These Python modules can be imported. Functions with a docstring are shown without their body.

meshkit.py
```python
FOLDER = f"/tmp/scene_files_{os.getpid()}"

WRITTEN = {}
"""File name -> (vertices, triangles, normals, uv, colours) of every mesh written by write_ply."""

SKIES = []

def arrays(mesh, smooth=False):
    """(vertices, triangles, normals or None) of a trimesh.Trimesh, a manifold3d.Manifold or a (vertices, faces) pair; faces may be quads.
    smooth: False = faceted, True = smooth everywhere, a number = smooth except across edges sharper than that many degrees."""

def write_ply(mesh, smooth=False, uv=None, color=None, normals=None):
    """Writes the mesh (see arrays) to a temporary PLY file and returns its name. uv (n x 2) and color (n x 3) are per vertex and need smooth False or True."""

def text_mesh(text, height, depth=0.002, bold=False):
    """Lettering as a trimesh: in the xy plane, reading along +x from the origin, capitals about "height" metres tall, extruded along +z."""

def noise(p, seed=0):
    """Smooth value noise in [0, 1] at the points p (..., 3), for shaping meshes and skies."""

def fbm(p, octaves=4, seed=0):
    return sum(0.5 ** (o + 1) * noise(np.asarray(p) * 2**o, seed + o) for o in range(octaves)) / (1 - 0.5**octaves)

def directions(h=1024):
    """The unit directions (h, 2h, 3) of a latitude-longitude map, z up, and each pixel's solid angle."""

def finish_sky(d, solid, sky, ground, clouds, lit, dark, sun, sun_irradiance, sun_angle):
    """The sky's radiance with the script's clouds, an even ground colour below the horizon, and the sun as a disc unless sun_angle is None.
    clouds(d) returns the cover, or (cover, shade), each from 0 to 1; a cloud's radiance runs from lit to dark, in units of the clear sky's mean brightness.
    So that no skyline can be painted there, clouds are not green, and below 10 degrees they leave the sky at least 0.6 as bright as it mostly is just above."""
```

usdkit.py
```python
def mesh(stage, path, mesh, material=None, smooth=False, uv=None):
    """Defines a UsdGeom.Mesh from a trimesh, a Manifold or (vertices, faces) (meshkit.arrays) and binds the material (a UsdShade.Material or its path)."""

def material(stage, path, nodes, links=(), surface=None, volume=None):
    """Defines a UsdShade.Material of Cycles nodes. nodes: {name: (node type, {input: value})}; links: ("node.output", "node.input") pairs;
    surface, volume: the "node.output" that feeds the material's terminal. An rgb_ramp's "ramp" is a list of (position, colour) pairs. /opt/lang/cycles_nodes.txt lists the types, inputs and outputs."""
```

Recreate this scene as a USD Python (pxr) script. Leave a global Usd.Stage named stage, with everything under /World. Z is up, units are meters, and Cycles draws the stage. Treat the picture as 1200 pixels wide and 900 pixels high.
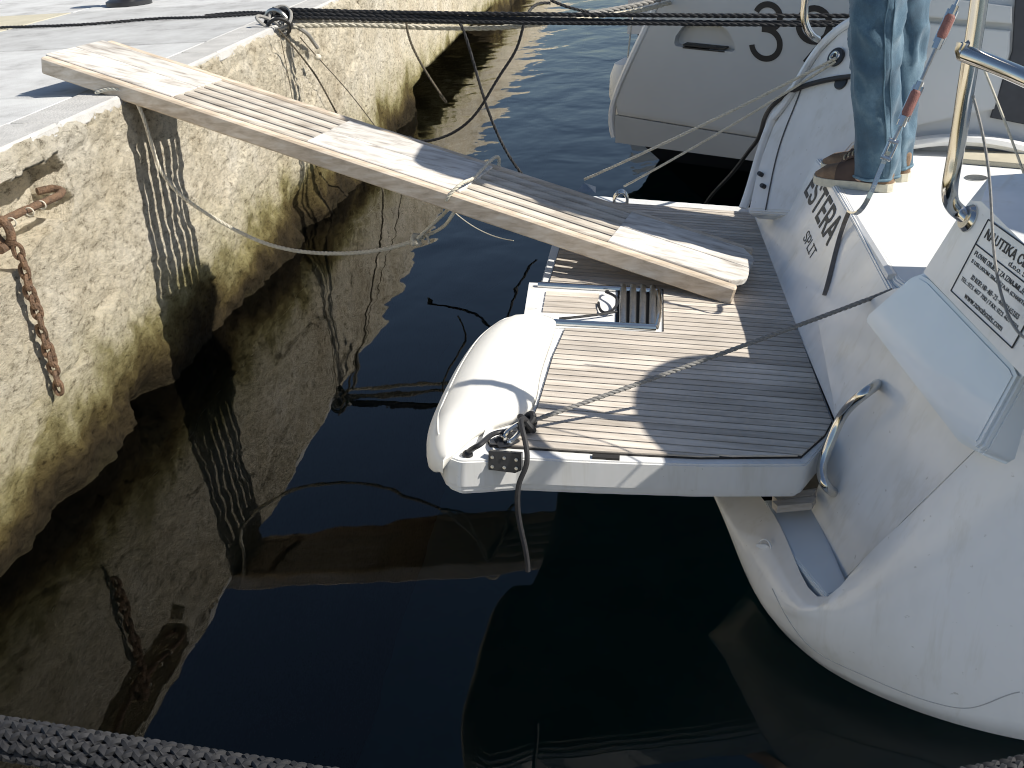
import math, random
import numpy as np, trimesh, usdkit, meshkit, shapely
from shapely.geometry import Polygon, box as sbox
from shapely import affinity
import manifold3d as m3
from pxr import Usd, UsdGeom, UsdLux, UsdShade, Gf, Sdf

random.seed(7); RNG = np.random.default_rng(7)
stage = Usd.Stage.CreateInMemory()
UsdGeom.SetStageUpAxis(stage, UsdGeom.Tokens.z); UsdGeom.SetStageMetersPerUnit(stage, 1)
UsdGeom.Xform.Define(stage, '/World'); UsdGeom.Scope.Define(stage, '/World/Looks')

# ------------------------------------------------------------------ camera
N = np.array([.0615, .889, .453]); N /= np.linalg.norm(N)
F = np.array([.113, -.457, .882]); F -= N * (F @ N); F /= np.linalg.norm(F)
WM = np.stack([np.cross(N, F), F, -N])          # rows: world x, y, z seen in lens axes
CAM = np.array([0, 0, 1.75]); FOC = 1179.0
cam = UsdGeom.Camera.Define(stage, '/World/camera')
rt, dn, fw = WM[:, 0], WM[:, 1], WM[:, 2]
M = Gf.Matrix4d(*[float(q) for row in ((*rt, 0), (*(-dn), 0), (*(-fw), 0), (*CAM, 1)) for q in row])
cam.AddTransformOp().Set(M)
cam.CreateHorizontalApertureAttr(36.0); cam.CreateVerticalApertureAttr(27.0)
cam.CreateFocalLengthAttr(36 * FOC / 1200); cam.CreateClippingRangeAttr(Gf.Vec2f(.02, 3000))
cam.CreateExposureAttr(0.5)
# ------------------------------------------------------------------ sky and sun
SUN = np.array([1, -.12, .86]); SUN /= np.linalg.norm(SUN)
elev = math.asin(SUN[2]); rot = math.atan2(SUN[0], SUN[1])
skym = usdkit.material(stage, '/World/Looks/sky_light', {
    's': ('sky_texture', {'sky_type': 'single_scattering', 'sun_disc': False, 'sun_elevation': elev, 'sun_rotation': rot}),
    'b': ('background_shader', {'strength': .078})}, [('s.color', 'b.color')], surface='b.background')
dome = UsdLux.DomeLight.Define(stage, '/World/sky')
UsdShade.MaterialBindingAPI.Apply(dome.GetPrim()).Bind(skym)
dome.GetPrim().SetCustomDataByKey('kind', 'structure')
sun = UsdLux.DistantLight.Define(stage, '/World/sun')
sun.CreateIntensityAttr(1.25); sun.CreateAngleAttr(.53); sun.CreateNormalizeAttr(True); sun.CreateColorAttr(Gf.Vec3f(1, .95, .86))
zx = SUN; xx = np.cross([0, 0, 1], zx); xx /= np.linalg.norm(xx); yx = np.cross(zx, xx)
sun.AddTransformOp().Set(Gf.Matrix4d(*[float(q) for row in ((*xx, 0), (*yx, 0), (*zx, 0), (0, 0, 30, 1)) for q in row]))

# ------------------------------------------------------------------ helpers
def ray(u, v): return WM @ np.array([u - 600, v - 450, FOC])
def at(u, v, x=None, y=None, z=None, pl=None, t=None):
    """A photo point on a plane of the place: x, y or z fixed, or pl = (point, normal)."""
    d = ray(u, v)
    if t is None:
        if x is not None: t = (x - CAM[0]) / d[0]
        elif y is not None: t = (y - CAM[1]) / d[1]
        elif z is not None: t = (z - CAM[2]) / d[2]
        else: t = ((np.asarray(pl[0]) - CAM) @ np.asarray(pl[1])) / (d @ np.asarray(pl[1]))
    return CAM + t * d
def unit(a): a = np.asarray(a, float); return a / np.linalg.norm(a)
LOC, used = {}, {}
def numbered(parent, name):
    k = (parent, name); used[k] = used.get(k, -1) + 1
    return name if used[k] == 0 else f'{name}_{used[k]:03d}'
def tag(p, label=None, cat=None, group=None, kind=None):
    p = p.GetPrim() if hasattr(p, 'GetPrim') else p
    for k, v in (('label', label), ('category', cat), ('group', group), ('kind', kind)):
        if v: p.SetCustomDataByKey(k, v)
    return p
def thing(name, label=None, cat=None, loc=(0, 0, 0), group=None, kind=None):
    path = '/World/' + numbered('/World', name)
    x = UsdGeom.Xform.Define(stage, path); x.AddTranslateOp().Set(Gf.Vec3d(*map(float, loc)))
    LOC[path] = np.array(loc, float)
    return tag(x, label, cat, group, kind)
def obj(name, mesh, mat, parent=None, smooth=35, label=None, cat=None, group=None, kind=None):
    pp = str(parent.GetPath()) if parent is not None else '/World'
    path = pp + '/' + numbered(pp, name)
    o = LOC.get(pp, np.zeros(3)); LOC[path] = o
    if isinstance(mesh, list): mesh = cat_(mesh)
    v, f, _ = meshkit.arrays(mesh)
    return tag(usdkit.mesh(stage, path, (np.asarray(v) - o, f), MATS[mat], smooth=smooth), label, cat, group, kind)
def cat_(ms):
    out = []
    for m in ms:
        v, f, _ = meshkit.arrays(m); out.append(trimesh.Trimesh(v, f, process=False))
    return trimesh.util.concatenate(out)
def frames(P):
    T = np.gradient(P, axis=0); T /= np.maximum(np.linalg.norm(T, axis=1, keepdims=True), 1e-9)
    a = np.array([0, 0, 1.]) if abs(T[0][2]) < .9 else np.array([1., 0, 0])
    A = [unit(np.cross(T[0], a))]
    for i in range(1, len(P)):
        b = A[-1] - T[i] * (A[-1] @ T[i]); A.append(unit(b))
    A = np.array(A); return T, A, np.cross(T, A)
def spline(pts, n=40):
    pts = np.asarray(pts, float)
    if len(pts) < 3: return pts[0] + np.linspace(0, 1, n)[:, None] * (pts[-1] - pts[0])
    from scipy.interpolate import PchipInterpolator, CubicSpline
    s = np.r_[0, np.cumsum(np.linalg.norm(np.diff(pts, axis=0), axis=1))]
    return CubicSpline(s, pts)(np.linspace(0, s[-1], n))
def loft(rings, caps=True, closed=True):
    R = np.asarray(rings, float); k, m = R.shape[:2]; v = R.reshape(-1, 3); f = []
    for i in range(k - 1):
        for j in range(m if closed else m - 1):
            a, b = i * m + j, i * m + (j + 1) % m
            f += [[a, b, b + m], [a, b + m, a + m]]
    if caps and closed:
        for i, flip in ((0, True), (k - 1, False)):
            c = len(v); v = np.vstack([v, R[i].mean(0)])
            for j in range(m):
                a, b = i * m + j, i * m + (j + 1) % m
                f.append([b, a, c] if flip else [a, b, c])
    t = trimesh.Trimesh(v, f, process=False)
    if closed and caps and t.volume < 0: t.invert()
    return t
def tube(pts, r, sides=8, n=None, caps=True, sq=1.0):
    P = spline(pts, n) if n else np.asarray(pts, float)
    if len(P) < 3: P = spline(P, 3)
    T, A, B = frames(P); r = np.broadcast_to(r, len(P)); th = np.arange(sides) * 2 * np.pi / sides
    return loft(P[:, None] + r[:, None, None] * (np.cos(th)[None, :, None] * A[:, None] + sq * np.sin(th)[None, :, None] * B[:, None]), caps)
def rope_mesh(pts, r, n=120, strands=3, twist=None, sides=6):
    """Laid rope: twisted strands along a path."""
    P = spline(pts, n); L = np.r_[0, np.cumsum(np.linalg.norm(np.diff(P, axis=0), axis=1))]
    T, A, B = frames(P); tw = 2 * np.pi / (twist or r * 7); out = []
    for k in range(strands):
        a = L * tw + k * 2 * np.pi / strands
        out.append(tube(P + .48 * r * (np.cos(a)[:, None] * A + np.sin(a)[:, None] * B), r * .56, sides))
    return cat_(out)
def plait(pts, r, n=300, strands=8, pitch=None):
    """Braided rope: strands wound both ways, over and under."""
    P = spline(pts, n); L = np.r_[0, np.cumsum(np.linalg.norm(np.diff(P, axis=0), axis=1))]
    T, A, B = frames(P); w = 2 * np.pi / (pitch or r * 7); out = [tube(P, r * .8, 8)]
    for s in (1, -1):
        for k in range(strands):
            a = s * (L * w + k * 2 * np.pi / strands)
            rr = r * (.93 + .10 * np.sin(strands * L * w + (0 if s > 0 else np.pi)))
            out.append(tube(P + rr[:, None] * (np.cos(a)[:, None] * A + np.sin(a)[:, None] * B), r * .21, 5))
    return cat_(out)
def bx(c, s, rz=0, ch=0.0):
    m = trimesh.creation.box(s)
    if ch:
        h = np.array(s) / 2; pts = [np.array([a * (h[0] - (ch if i != 0 else 0)), b * (h[1] - (ch if i != 1 else 0)), d * (h[2] - (ch if i != 2 else 0))]) for a in (-1, 1) for b in (-1, 1) for d in (-1, 1) for i in range(3)]
        m = trimesh.convex.convex_hull(np.array(pts))
    if rz: m.apply_transform(trimesh.transformations.rotation_matrix(rz, [0, 0, 1]))
    m.apply_translation(c); return m
def hull(pts): return trimesh.convex.convex_hull(np.asarray(pts, float))
def hull_s(sph):
    return m3.Manifold.batch_hull([m3.Manifold.sphere(r, 20).translate(tuple(map(float, p))) for p, r in sph])
def plane_axes(n):
    n = unit(n); a = unit(np.cross([0, 0, 1], n)) if abs(n[2]) < .95 else np.array([1., 0, 0]); a = unit(a - n * (a @ n)); return a, np.cross(n, a), n
def slab(P3, n, th, ch=0.0):
    """A flat outline in the place, given thickness away from n, edges chamfered by ch."""
    P3 = np.asarray(P3, float); a, b, n = plane_axes(n); o = P3.mean(0)
    pg = Polygon([((p - o) @ a, (p - o) @ b) for p in P3]).buffer(0)
    return prism(pg, o, a, b, n, th, ch)
def prism(pg, o, a, b, n, th, ch=0.0):
    ms = []
    for g in getattr(pg, 'geoms', [pg]):
        if g.is_empty or g.area < 1e-9: continue
        steps = [(-th, 0), (0, 0)] if not ch else [(-th, 0), (-ch, 0), (-.3 * ch, -.3 * ch), (0, -ch)]
        if not ch:
            m = trimesh.creation.extrude_polygon(g, th, engine='earcut'); m.apply_translation([0, 0, -th])
        else:
            cs = lambda q: m3.CrossSection([np.array(q.exterior.coords)[:-1]] + [np.array(i.coords)[:-1] for i in q.interiors], m3.FillRule.EvenOdd)
            parts = [m3.Manifold.extrude(cs(g), th - ch).translate((0, 0, -th))]
            for k in range(3):
                q = g.buffer(-ch * (1 - math.cos(math.pi / 2 * (k + 1) / 3)), join_style=2)
                for qq in getattr(q, 'geoms', [q]):
                    if not qq.is_empty: parts.append(m3.Manifold.extrude(cs(qq), th - ch + ch * math.sin(math.pi / 2 * (k + 1) / 3)).translate((0, 0, -th)))
            m = m3.Manifold.batch_boolean(parts, m3.OpType.Add)
            v, f, _ = meshkit.arrays(m); m = trimesh.Trimesh(v, f)
        v = np.asarray(m.vertices); ms.append(trimesh.Trimesh(o + v[:, :1] * a + v[:, 1:2] * b + v[:, 2:] * n, m.faces, process=False))
    return cat_(ms)
def text_on(text, o, ex, ey, nrm, width, height, depth=.0015, bold=False, left=0.0):
    """Lettering whose own box is set at o, width along ex and height along ey, standing just proud of a surface."""
    m = meshkit.text_mesh(text, 1.0, 1.0, bold); v = np.asarray(m.vertices); lo, hi = v.min(0), v.max(0)
    q = (v - lo) / (hi - lo); o = np.asarray(o, float)
    return trimesh.Trimesh(o + q[:, :1] * width * np.asarray(ex) + q[:, 1:2] * height * np.asarray(ey) + (q[:, 2:] * depth + .0004) * unit(nrm), m.faces, process=False)

# ------------------------------------------------------------------ materials
MATS = {}
def mat(name, nodes, links, surface='p.BSDF', volume=None):
    MATS[name] = usdkit.material(stage, '/World/Looks/' + name, nodes, links, surface=surface, volume=volume)
def simple(name, col, rough=.5, metal=0, noise=0, scale=20, bump=0, bscale=None, rnd=0, coat=0, col2=None):
    nd = {'p': ('principled_bsdf', {'base_color': col, 'roughness': rough, 'metallic': metal, 'coat_weight': coat}), 'g': ('texture_coordinate', {})}; ln = []
    if noise or col2:
        c2 = col2 or tuple(c * (1 - noise) for c in col)
        nd['n'] = ('noise_texture', {'scale': scale, 'detail': 5.0, 'roughness': .6}); nd['r'] = ('rgb_ramp', {'ramp': [(.3, c2), (.7, col)]})
        ln += [('g.object', 'n.vector'), ('n.fac', 'r.fac')]; src = 'r.color'
        if rnd:
            nd['oi'] = ('object_info', {}); nd['mr'] = ('map_range', {'to_min': 1 - rnd, 'to_max': 1 + rnd}); nd['mm'] = ('mix', {'mix_type': 'multiply', 'fac': 1.0})
            ln += [('oi.random', 'mr.value'), (src, 'mm.color1'), ('mr.result', 'mm.color2')]; src = 'mm.color'
        ln.append((src, 'p.base_color'))
    if bump:
        nd['bn'] = ('noise_texture', {'scale': bscale or scale * 3, 'detail': 4.0}); nd['b'] = ('bump', {'strength': bump, 'distance': .01})
        ln += [('g.object', 'bn.vector'), ('bn.fac', 'b.height'), ('b.normal', 'p.normal')]
    mat(name, nd, ln)
# gelcoat: faint chalky dirt, soft gloss
mat('gelcoat', {'g': ('texture_coordinate', {}), 'n': ('noise_texture', {'scale': 2.2, 'detail': 6.0, 'roughness': .65}), 'm': ('mapping', {'scale': (1, 1, .35)}), 'ms': ('mapping', {'scale': (16, 16, 1.3)}), 'ns': ('noise_texture', {'scale': 1.0, 'detail': 6.0, 'roughness': .7}), 'rs': ('rgb_ramp', {'ramp': [(.30, (.86, .84, .79)), (.46, (1, 1, 1))]}), 'mx': ('mix', {'mix_type': 'multiply', 'fac': .8}), 'nk': ('noise_texture', {'scale': 55.0, 'detail': 3.0}), 'rk': ('rgb_ramp', {'ramp': [(.24, (.62, .60, .57)), (.29, (1, 1, 1))]}), 'mk': ('mix', {'mix_type': 'multiply', 'fac': .7}),
    'r': ('rgb_ramp', {'ramp': [(.32, (.60, .595, .57)), (.55, (.70, .70, .695)), (.8, (.74, .74, .735))]}),
    'n2': ('noise_texture', {'scale': 7.0, 'detail': 3.0}), 'r2': ('map_range', {'from_min': .3, 'from_max': .7, 'to_min': .14, 'to_max': .34}),
    'p': ('principled_bsdf', {'roughness': .3, 'coat_weight': .2, 'coat_roughness': .15})},
    [('g.object', 'm.vector'), ('m.vector', 'n.vector'), ('n.fac', 'r.fac'), ('g.object', 'ms.vector'), ('ms.vector', 'ns.vector'), ('ns.fac', 'rs.fac'), ('r.color', 'mx.color1'), ('rs.color', 'mx.color2'), ('g.object', 'nk.vector'), ('nk.fac', 'rk.fac'), ('mx.color', 'mk.color1'), ('rk.color', 'mk.color2'), ('mk.color', 'p.base_color'), ('g.object', 'n2.vector'), ('n2.fac', 'r2.value'), ('r2.result', 'p.roughness')])
simple('gelcoat_sky_tint', (.66, .70, .72), .16, noise=.06, scale=4, coat=.5)  # white gelcoat tinted blue to stand in for reflected sky
simple('tread_white', (.78, .78, .76), .5, noise=.06, scale=8, bump=.15, bscale=600)
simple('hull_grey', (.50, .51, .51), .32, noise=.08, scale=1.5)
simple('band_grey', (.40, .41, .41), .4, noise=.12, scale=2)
simple('fender_white', (.80, .78, .72), .5, noise=.05, scale=5)
simple('antifoul', (.02, .025, .035), .6, noise=.3, scale=6)
simple('groove', (.10, .10, .10), .6)
simple('caulk', (.02, .018, .016), .7)
def wood(name, c1, c2, c3, rough, ax, rnd, gs=1.0):
    sc = [60 * gs, 60 * gs, 60 * gs]; sc[ax] = 2.2 * gs
    mat(name, {'g': ('texture_coordinate', {}), 'm': ('mapping', {'scale': tuple(sc)}), 'n': ('noise_texture', {'scale': 1.0, 'detail': 5.0, 'roughness': .6, 'distortion': .4}),
        'oi': ('object_info', {}), 'w': ('combine_xyz', {}), 'w1': ('math', {'math_type': 'multiply', 'value2': 37.0}), 'va': ('vector_math', {'math_type': 'add'}),
        'r': ('rgb_ramp', {'ramp': [(.25, c1), (.5, c2), (.75, c3)]}), 'mr': ('map_range', {'to_min': 1 - rnd, 'to_max': 1 + rnd}),
        'big': ('noise_texture', {'scale': 3.0, 'detail': 4.0}), 'bigr': ('map_range', {'from_min': .3, 'from_max': .7, 'to_min': .78, 'to_max': 1.1}),
        'mm': ('mix', {'mix_type': 'multiply', 'fac': 1.0}), 'mb': ('mix', {'mix_type': 'multiply', 'fac': 1.0}), 'b': ('bump', {'strength': .25, 'distance': .004}), 'p': ('principled_bsdf', {'roughness': rough})},
        [('g.object', 'va.vector1'), ('oi.random', 'w1.value1'), ('w1.value', 'w.x'), ('w1.value', 'w.y'), ('w.vector', 'va.vector2'), ('va.vector', 'm.vector'), ('m.vector', 'n.vector'), ('n.fac', 'r.fac'),
         ('oi.random', 'mr.value'), ('r.color', 'mm.color1'), ('mr.result', 'mm.color2'), ('g.object', 'big.vector'), ('big.fac', 'bigr.value'), ('mm.color', 'mb.color1'), ('bigr.result', 'mb.color2'),
         ('mb.color', 'p.base_color'), ('n.fac', 'b.height'), ('b.normal', 'p.normal')])
wood('teak', (.38, .33, .27), (.54, .48, .41), (.66, .60, .53), .75, 0, .16)
wood('grey_wood', (.30, .25, .20), (.50, .45, .38), (.62, .57, .50), .8, 0, .07, .8)
wood('rail_wood', (.32, .25, .18), (.52, .43, .33), (.66, .59, .50), .8, 0, .08, .8)
wood('pad_wood', (.24, .21, .18), (.56, .53, .485), (.70, .68, .64), .8, 0, .08, .6)
simple('stay_grey', (.17, .15, .13), .5, noise=.35, scale=60)
simple('steel', (.62, .61, .58), .13, metal=1)
simple('dull_steel', (.45, .45, .44), .3, metal=1, noise=.2, scale=60)
simple('black_rubber', (.015, .015, .017), .5)
simple('black_plastic', (.02, .021, .024), .38)
simple('letter_black', (.012, .012, .014), .5)
simple('rope_white', (.62, .58, .48), .85, noise=.35, scale=90)
simple('rope_grey', (.30, .29, .27), .85, noise=.45, scale=140)
simple('rope_black', (.018, .018, .02), .7, noise=.4, scale=120)
simple('braid_black', (.018, .0185, .022), .8, noise=.6, scale=300)
simple('rope_brown', (.12, .10, .07), .9, noise=.4, scale=100)
simple('rust', (.19, .11, .062), .85, col2=(.065, .042, .028), scale=45, bump=.8, bscale=160)
simple('leather_red', (.24, .10, .085), .6, noise=.35, scale=90, bump=.3)
simple('yellow_plastic', (.6, .5, .05), .45)
simple('wall_shade_dark', (.05, .052, .058), .8, noise=.2, scale=30)  # dark tone for the shade painted over the cockpit wall
simple('skin', (.5, .33, .25), .55); simple('hair', (.05, .035, .025), .7); simple('shirt', (.10, .12, .16), .85, noise=.2, scale=40)
simple('shoe_brown', (.25, .165, .105), .9, noise=.4, scale=28, bump=.4, bscale=300)
simple('shoe_dark', (.075, .05, .04), .9, noise=.3, scale=40)
simple('shoe_sole', (.60, .57, .46), .7, noise=.2, scale=50)
simple('lace', (.42, .35, .24), .85)
mat('denim', {'g': ('texture_coordinate', {}), 'n': ('noise_texture', {'scale': 7.0, 'detail': 6.0, 'roughness': .65}), 'f': ('noise_texture', {'scale': 500.0, 'detail': 2.0}),
    'r': ('rgb_ramp', {'ramp': [(.3, (.018, .045, .075)), (.52, (.042, .092, .138)), (.78, (.15, .235, .29))]}), 'mm': ('mix', {'mix_type': 'overlay', 'fac': .35}),
    'b': ('bump', {'strength': .35, 'distance': .004}), 'p': ('principled_bsdf', {'roughness': .9, 'sheen_weight': .2})},
    [('g.object', 'n.vector'), ('g.object', 'f.vector'), ('n.fac', 'r.fac'), ('r.color', 'mm.color1'), ('f.fac', 'mm.color2'), ('mm.color', 'p.base_color'), ('f.fac', 'b.height'), ('b.normal', 'p.normal')])
simple('denim_hem', (.11, .19, .25), .9, noise=.3, scale=60)
# pavement
mat('pavement', {'g': ('texture_coordinate', {}), 'n': ('noise_texture', {'scale': 4.0, 'detail': 8.0, 'roughness': .7}), 'oi': ('object_info', {}), 'mr': ('map_range', {'to_min': .9, 'to_max': 1.1}),
    'r': ('rgb_ramp', {'ramp': [(.3, (.27, .27, .265)), (.46, (.42, .42, .415)), (.6, (.48, .485, .48)), (.8, (.56, .56, .55))]}), 'mm': ('mix', {'mix_type': 'multiply', 'fac': 1.0}), 'f': ('noise_texture', {'scale': 260.0, 'detail': 3.0}), 'b': ('bump', {'strength': .35, 'distance': .004}), 'p': ('principled_bsdf', {'roughness': .9})},
    [('g.object', 'n.vector'), ('n.fac', 'r.fac'), ('oi.random', 'mr.value'), ('r.color', 'mm.color1'), ('mr.result', 'mm.color2'), ('mm.color', 'p.base_color'), ('g.object', 'f.vector'), ('f.fac', 'b.height'), ('b.normal', 'p.normal')])
simple('pavement_sand', (.52, .48, .37), .9, noise=.2, scale=6, bump=.3, bscale=200)
simple('coping_mat', (.50, .49, .47), .9, noise=.25, scale=9, bump=.4, bscale=120)
# quay wall: weathered concrete; weed and wet stains belong to the height above the water
mat('quay_concrete', {'g': ('geometry', {}), 'x': ('separate_xyz', {}),
    'n1': ('noise_texture', {'scale': 2.2, 'detail': 8.0, 'roughness': .68}), 'r1': ('rgb_ramp', {'ramp': [(.3, (.55, .48, .36)), (.46, (.70, .635, .505)), (.60, (.77, .715, .60)), (.78, (.80, .76, .68))]}),
    'n2': ('noise_texture', {'scale': 48.0, 'detail': 8.0, 'roughness': .8}), 'r2': ('rgb_ramp', {'ramp': [(.36, (.22, .20, .17)), (.44, (.72, .70, .66)), (.52, (.95, .94, .92)), (.64, (1.12, 1.1, 1.06))]}), 'm2': ('mix', {'mix_type': 'multiply', 'fac': .9}),
    'n3': ('noise_texture', {'scale': 3.1, 'detail': 7.0, 'roughness': .62}), 'h1': ('math', {'math_type': 'multiply_add', 'value2': .60, 'value3': -.30}), 'h2': ('math', {'math_type': 'add'}),
    'rw': ('rgb_ramp', {'ramp': [(0, (0, 0, 0)), (.50, (0, 0, 0)), (.62, (.8, .8, .8)), (.70, (1, 1, 1)), (1, (1, 1, 1))]}), 'mz': ('map_range', {'from_min': -.7, 'from_max': .60, 'to_min': 1.0, 'to_max': 0.0, 'clamp': True}),
    'alg': ('rgb_ramp', {'ramp': [(0, (.50, .46, .30)), (.16, (.36, .33, .15)), (.25, (.22, .195, .065)), (.31, (.12, .095, .04)), (.38, (.05, .038, .02)), (.45, (.028, .022, .013)), (.54, (.035, .030, .016)), (.66, (.07, .062, .034)), (1, (.085, .075, .045))]}),
    'gf': ('rgb_ramp', {'ramp': [(.02, (0, 0, 0)), (.16, (.30, .30, .30)), (.25, (.85, .85, .85)), (.31, (1, 1, 1)), (1, (1, 1, 1))]}), 'ma': ('mix', {'fac': 0.0}),
    'n4': ('noise_texture', {'scale': 1.1, 'detail': 3.0}), 'r4': ('rgb_ramp', {'ramp': [(.62, (0, 0, 0)), (.75, (.45, .45, .45))]}), 'mr': ('mix', {'color2': (.50, .30, .13)}),
    'wm': ('mapping', {'scale': (1.0, .5, 1.0)}), 'nb': ('noise_texture', {'scale': 75.0, 'detail': 9.0, 'roughness': .8}), 'b': ('bump', {'strength': 1.0, 'distance': .03}), 'p': ('principled_bsdf', {'roughness': .95, 'specular_ior_level': .08})},
    [('g.position', 'x.vector'), ('g.position', 'n1.vector'), ('n1.fac', 'r1.fac'), ('g.position', 'wm.vector'), ('wm.vector', 'n2.vector'), ('n2.fac', 'r2.fac'), ('r2.color', 'm2.color2'),
     ('g.position', 'n4.vector'), ('n4.fac', 'r4.fac'), ('r4.color', 'mr.fac'), ('r1.color', 'mr.color1'),
     ('g.position', 'n3.vector'), ('n3.fac', 'h1.value1'), ('h1.value', 'h2.value1'), ('x.z', 'h2.value2'), ('h2.value', 'mz.value'), ('mz.result', 'alg.fac'), ('mz.result', 'gf.fac'),
     ('mr.color', 'ma.color1'), ('alg.color', 'ma.color2'), ('gf.color', 'ma.fac'), ('ma.color', 'm2.color1'), ('m2.color', 'p.base_color'), ('wm.vector', 'nb.vector'), ('nb.fac', 'b.height'), ('b.normal', 'p.normal')])
simple('seabed_mat', (.13, .175, .17), .95, col2=(.08, .11, .108), scale=1.2)
# water: clear sheet with slow ripples over an absorbing body
mat('sea_water', {'g': ('geometry', {}), 'mp': ('mapping', {'scale': (1.0, .75, 1.0)}), 'n1': ('noise_texture', {'scale': 2.3, 'detail': 2.0, 'roughness': .4, 'distortion': .5}), 'n2': ('noise_texture', {'scale': 9.0, 'detail': 1.0}),
    'a1': ('math', {'math_type': 'multiply_add', 'value2': .12}), 'sx': ('separate_xyz', {}), 'far': ('map_range', {'from_min': 3.6, 'from_max': 8.0, 'to_min': .10, 'to_max': .55, 'clamp': True}),
    'b': ('bump', {'distance': .035}), 'fr': ('fresnel', {'IOR': 1.38}), 'gl': ('glossy_bsdf', {'color': (1, 1, 1), 'roughness': .0}), 'tr': ('transparent_bsdf', {'color': (.82, .90, .90)}), 'mx': ('mix_closure', {}),
    'ab': ('absorption_volume', {'color': (.38, .74, .74), 'density': .8})},
    [('g.position', 'mp.vector'), ('mp.vector', 'n1.vector'), ('mp.vector', 'n2.vector'), ('n2.fac', 'a1.value1'), ('n1.fac', 'a1.value3'), ('a1.value', 'b.height'), ('g.position', 'sx.vector'), ('sx.y', 'far.value'), ('far.result', 'b.strength'),
     ('b.normal', 'fr.normal'), ('b.normal', 'gl.normal'), ('fr.fac', 'mx.fac'), ('tr.BSDF', 'mx.closure1'), ('gl.BSDF', 'mx.closure2')], surface='mx.closure', volume='ab.volume')

# ================================================================== the setting
QX, QZ = -1.87, 1.105
w = trimesh.creation.box((66, 70, 4.0)); w.apply_translation((27, 22, -2.0))
obj('water', w, 'sea_water', smooth=False, kind='structure')
b = trimesh.creation.box((80, 90, .4)); b.apply_translation((27, 22, -3.7))
obj('seabed', b, 'seabed_mat', smooth=False, kind='structure')

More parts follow.
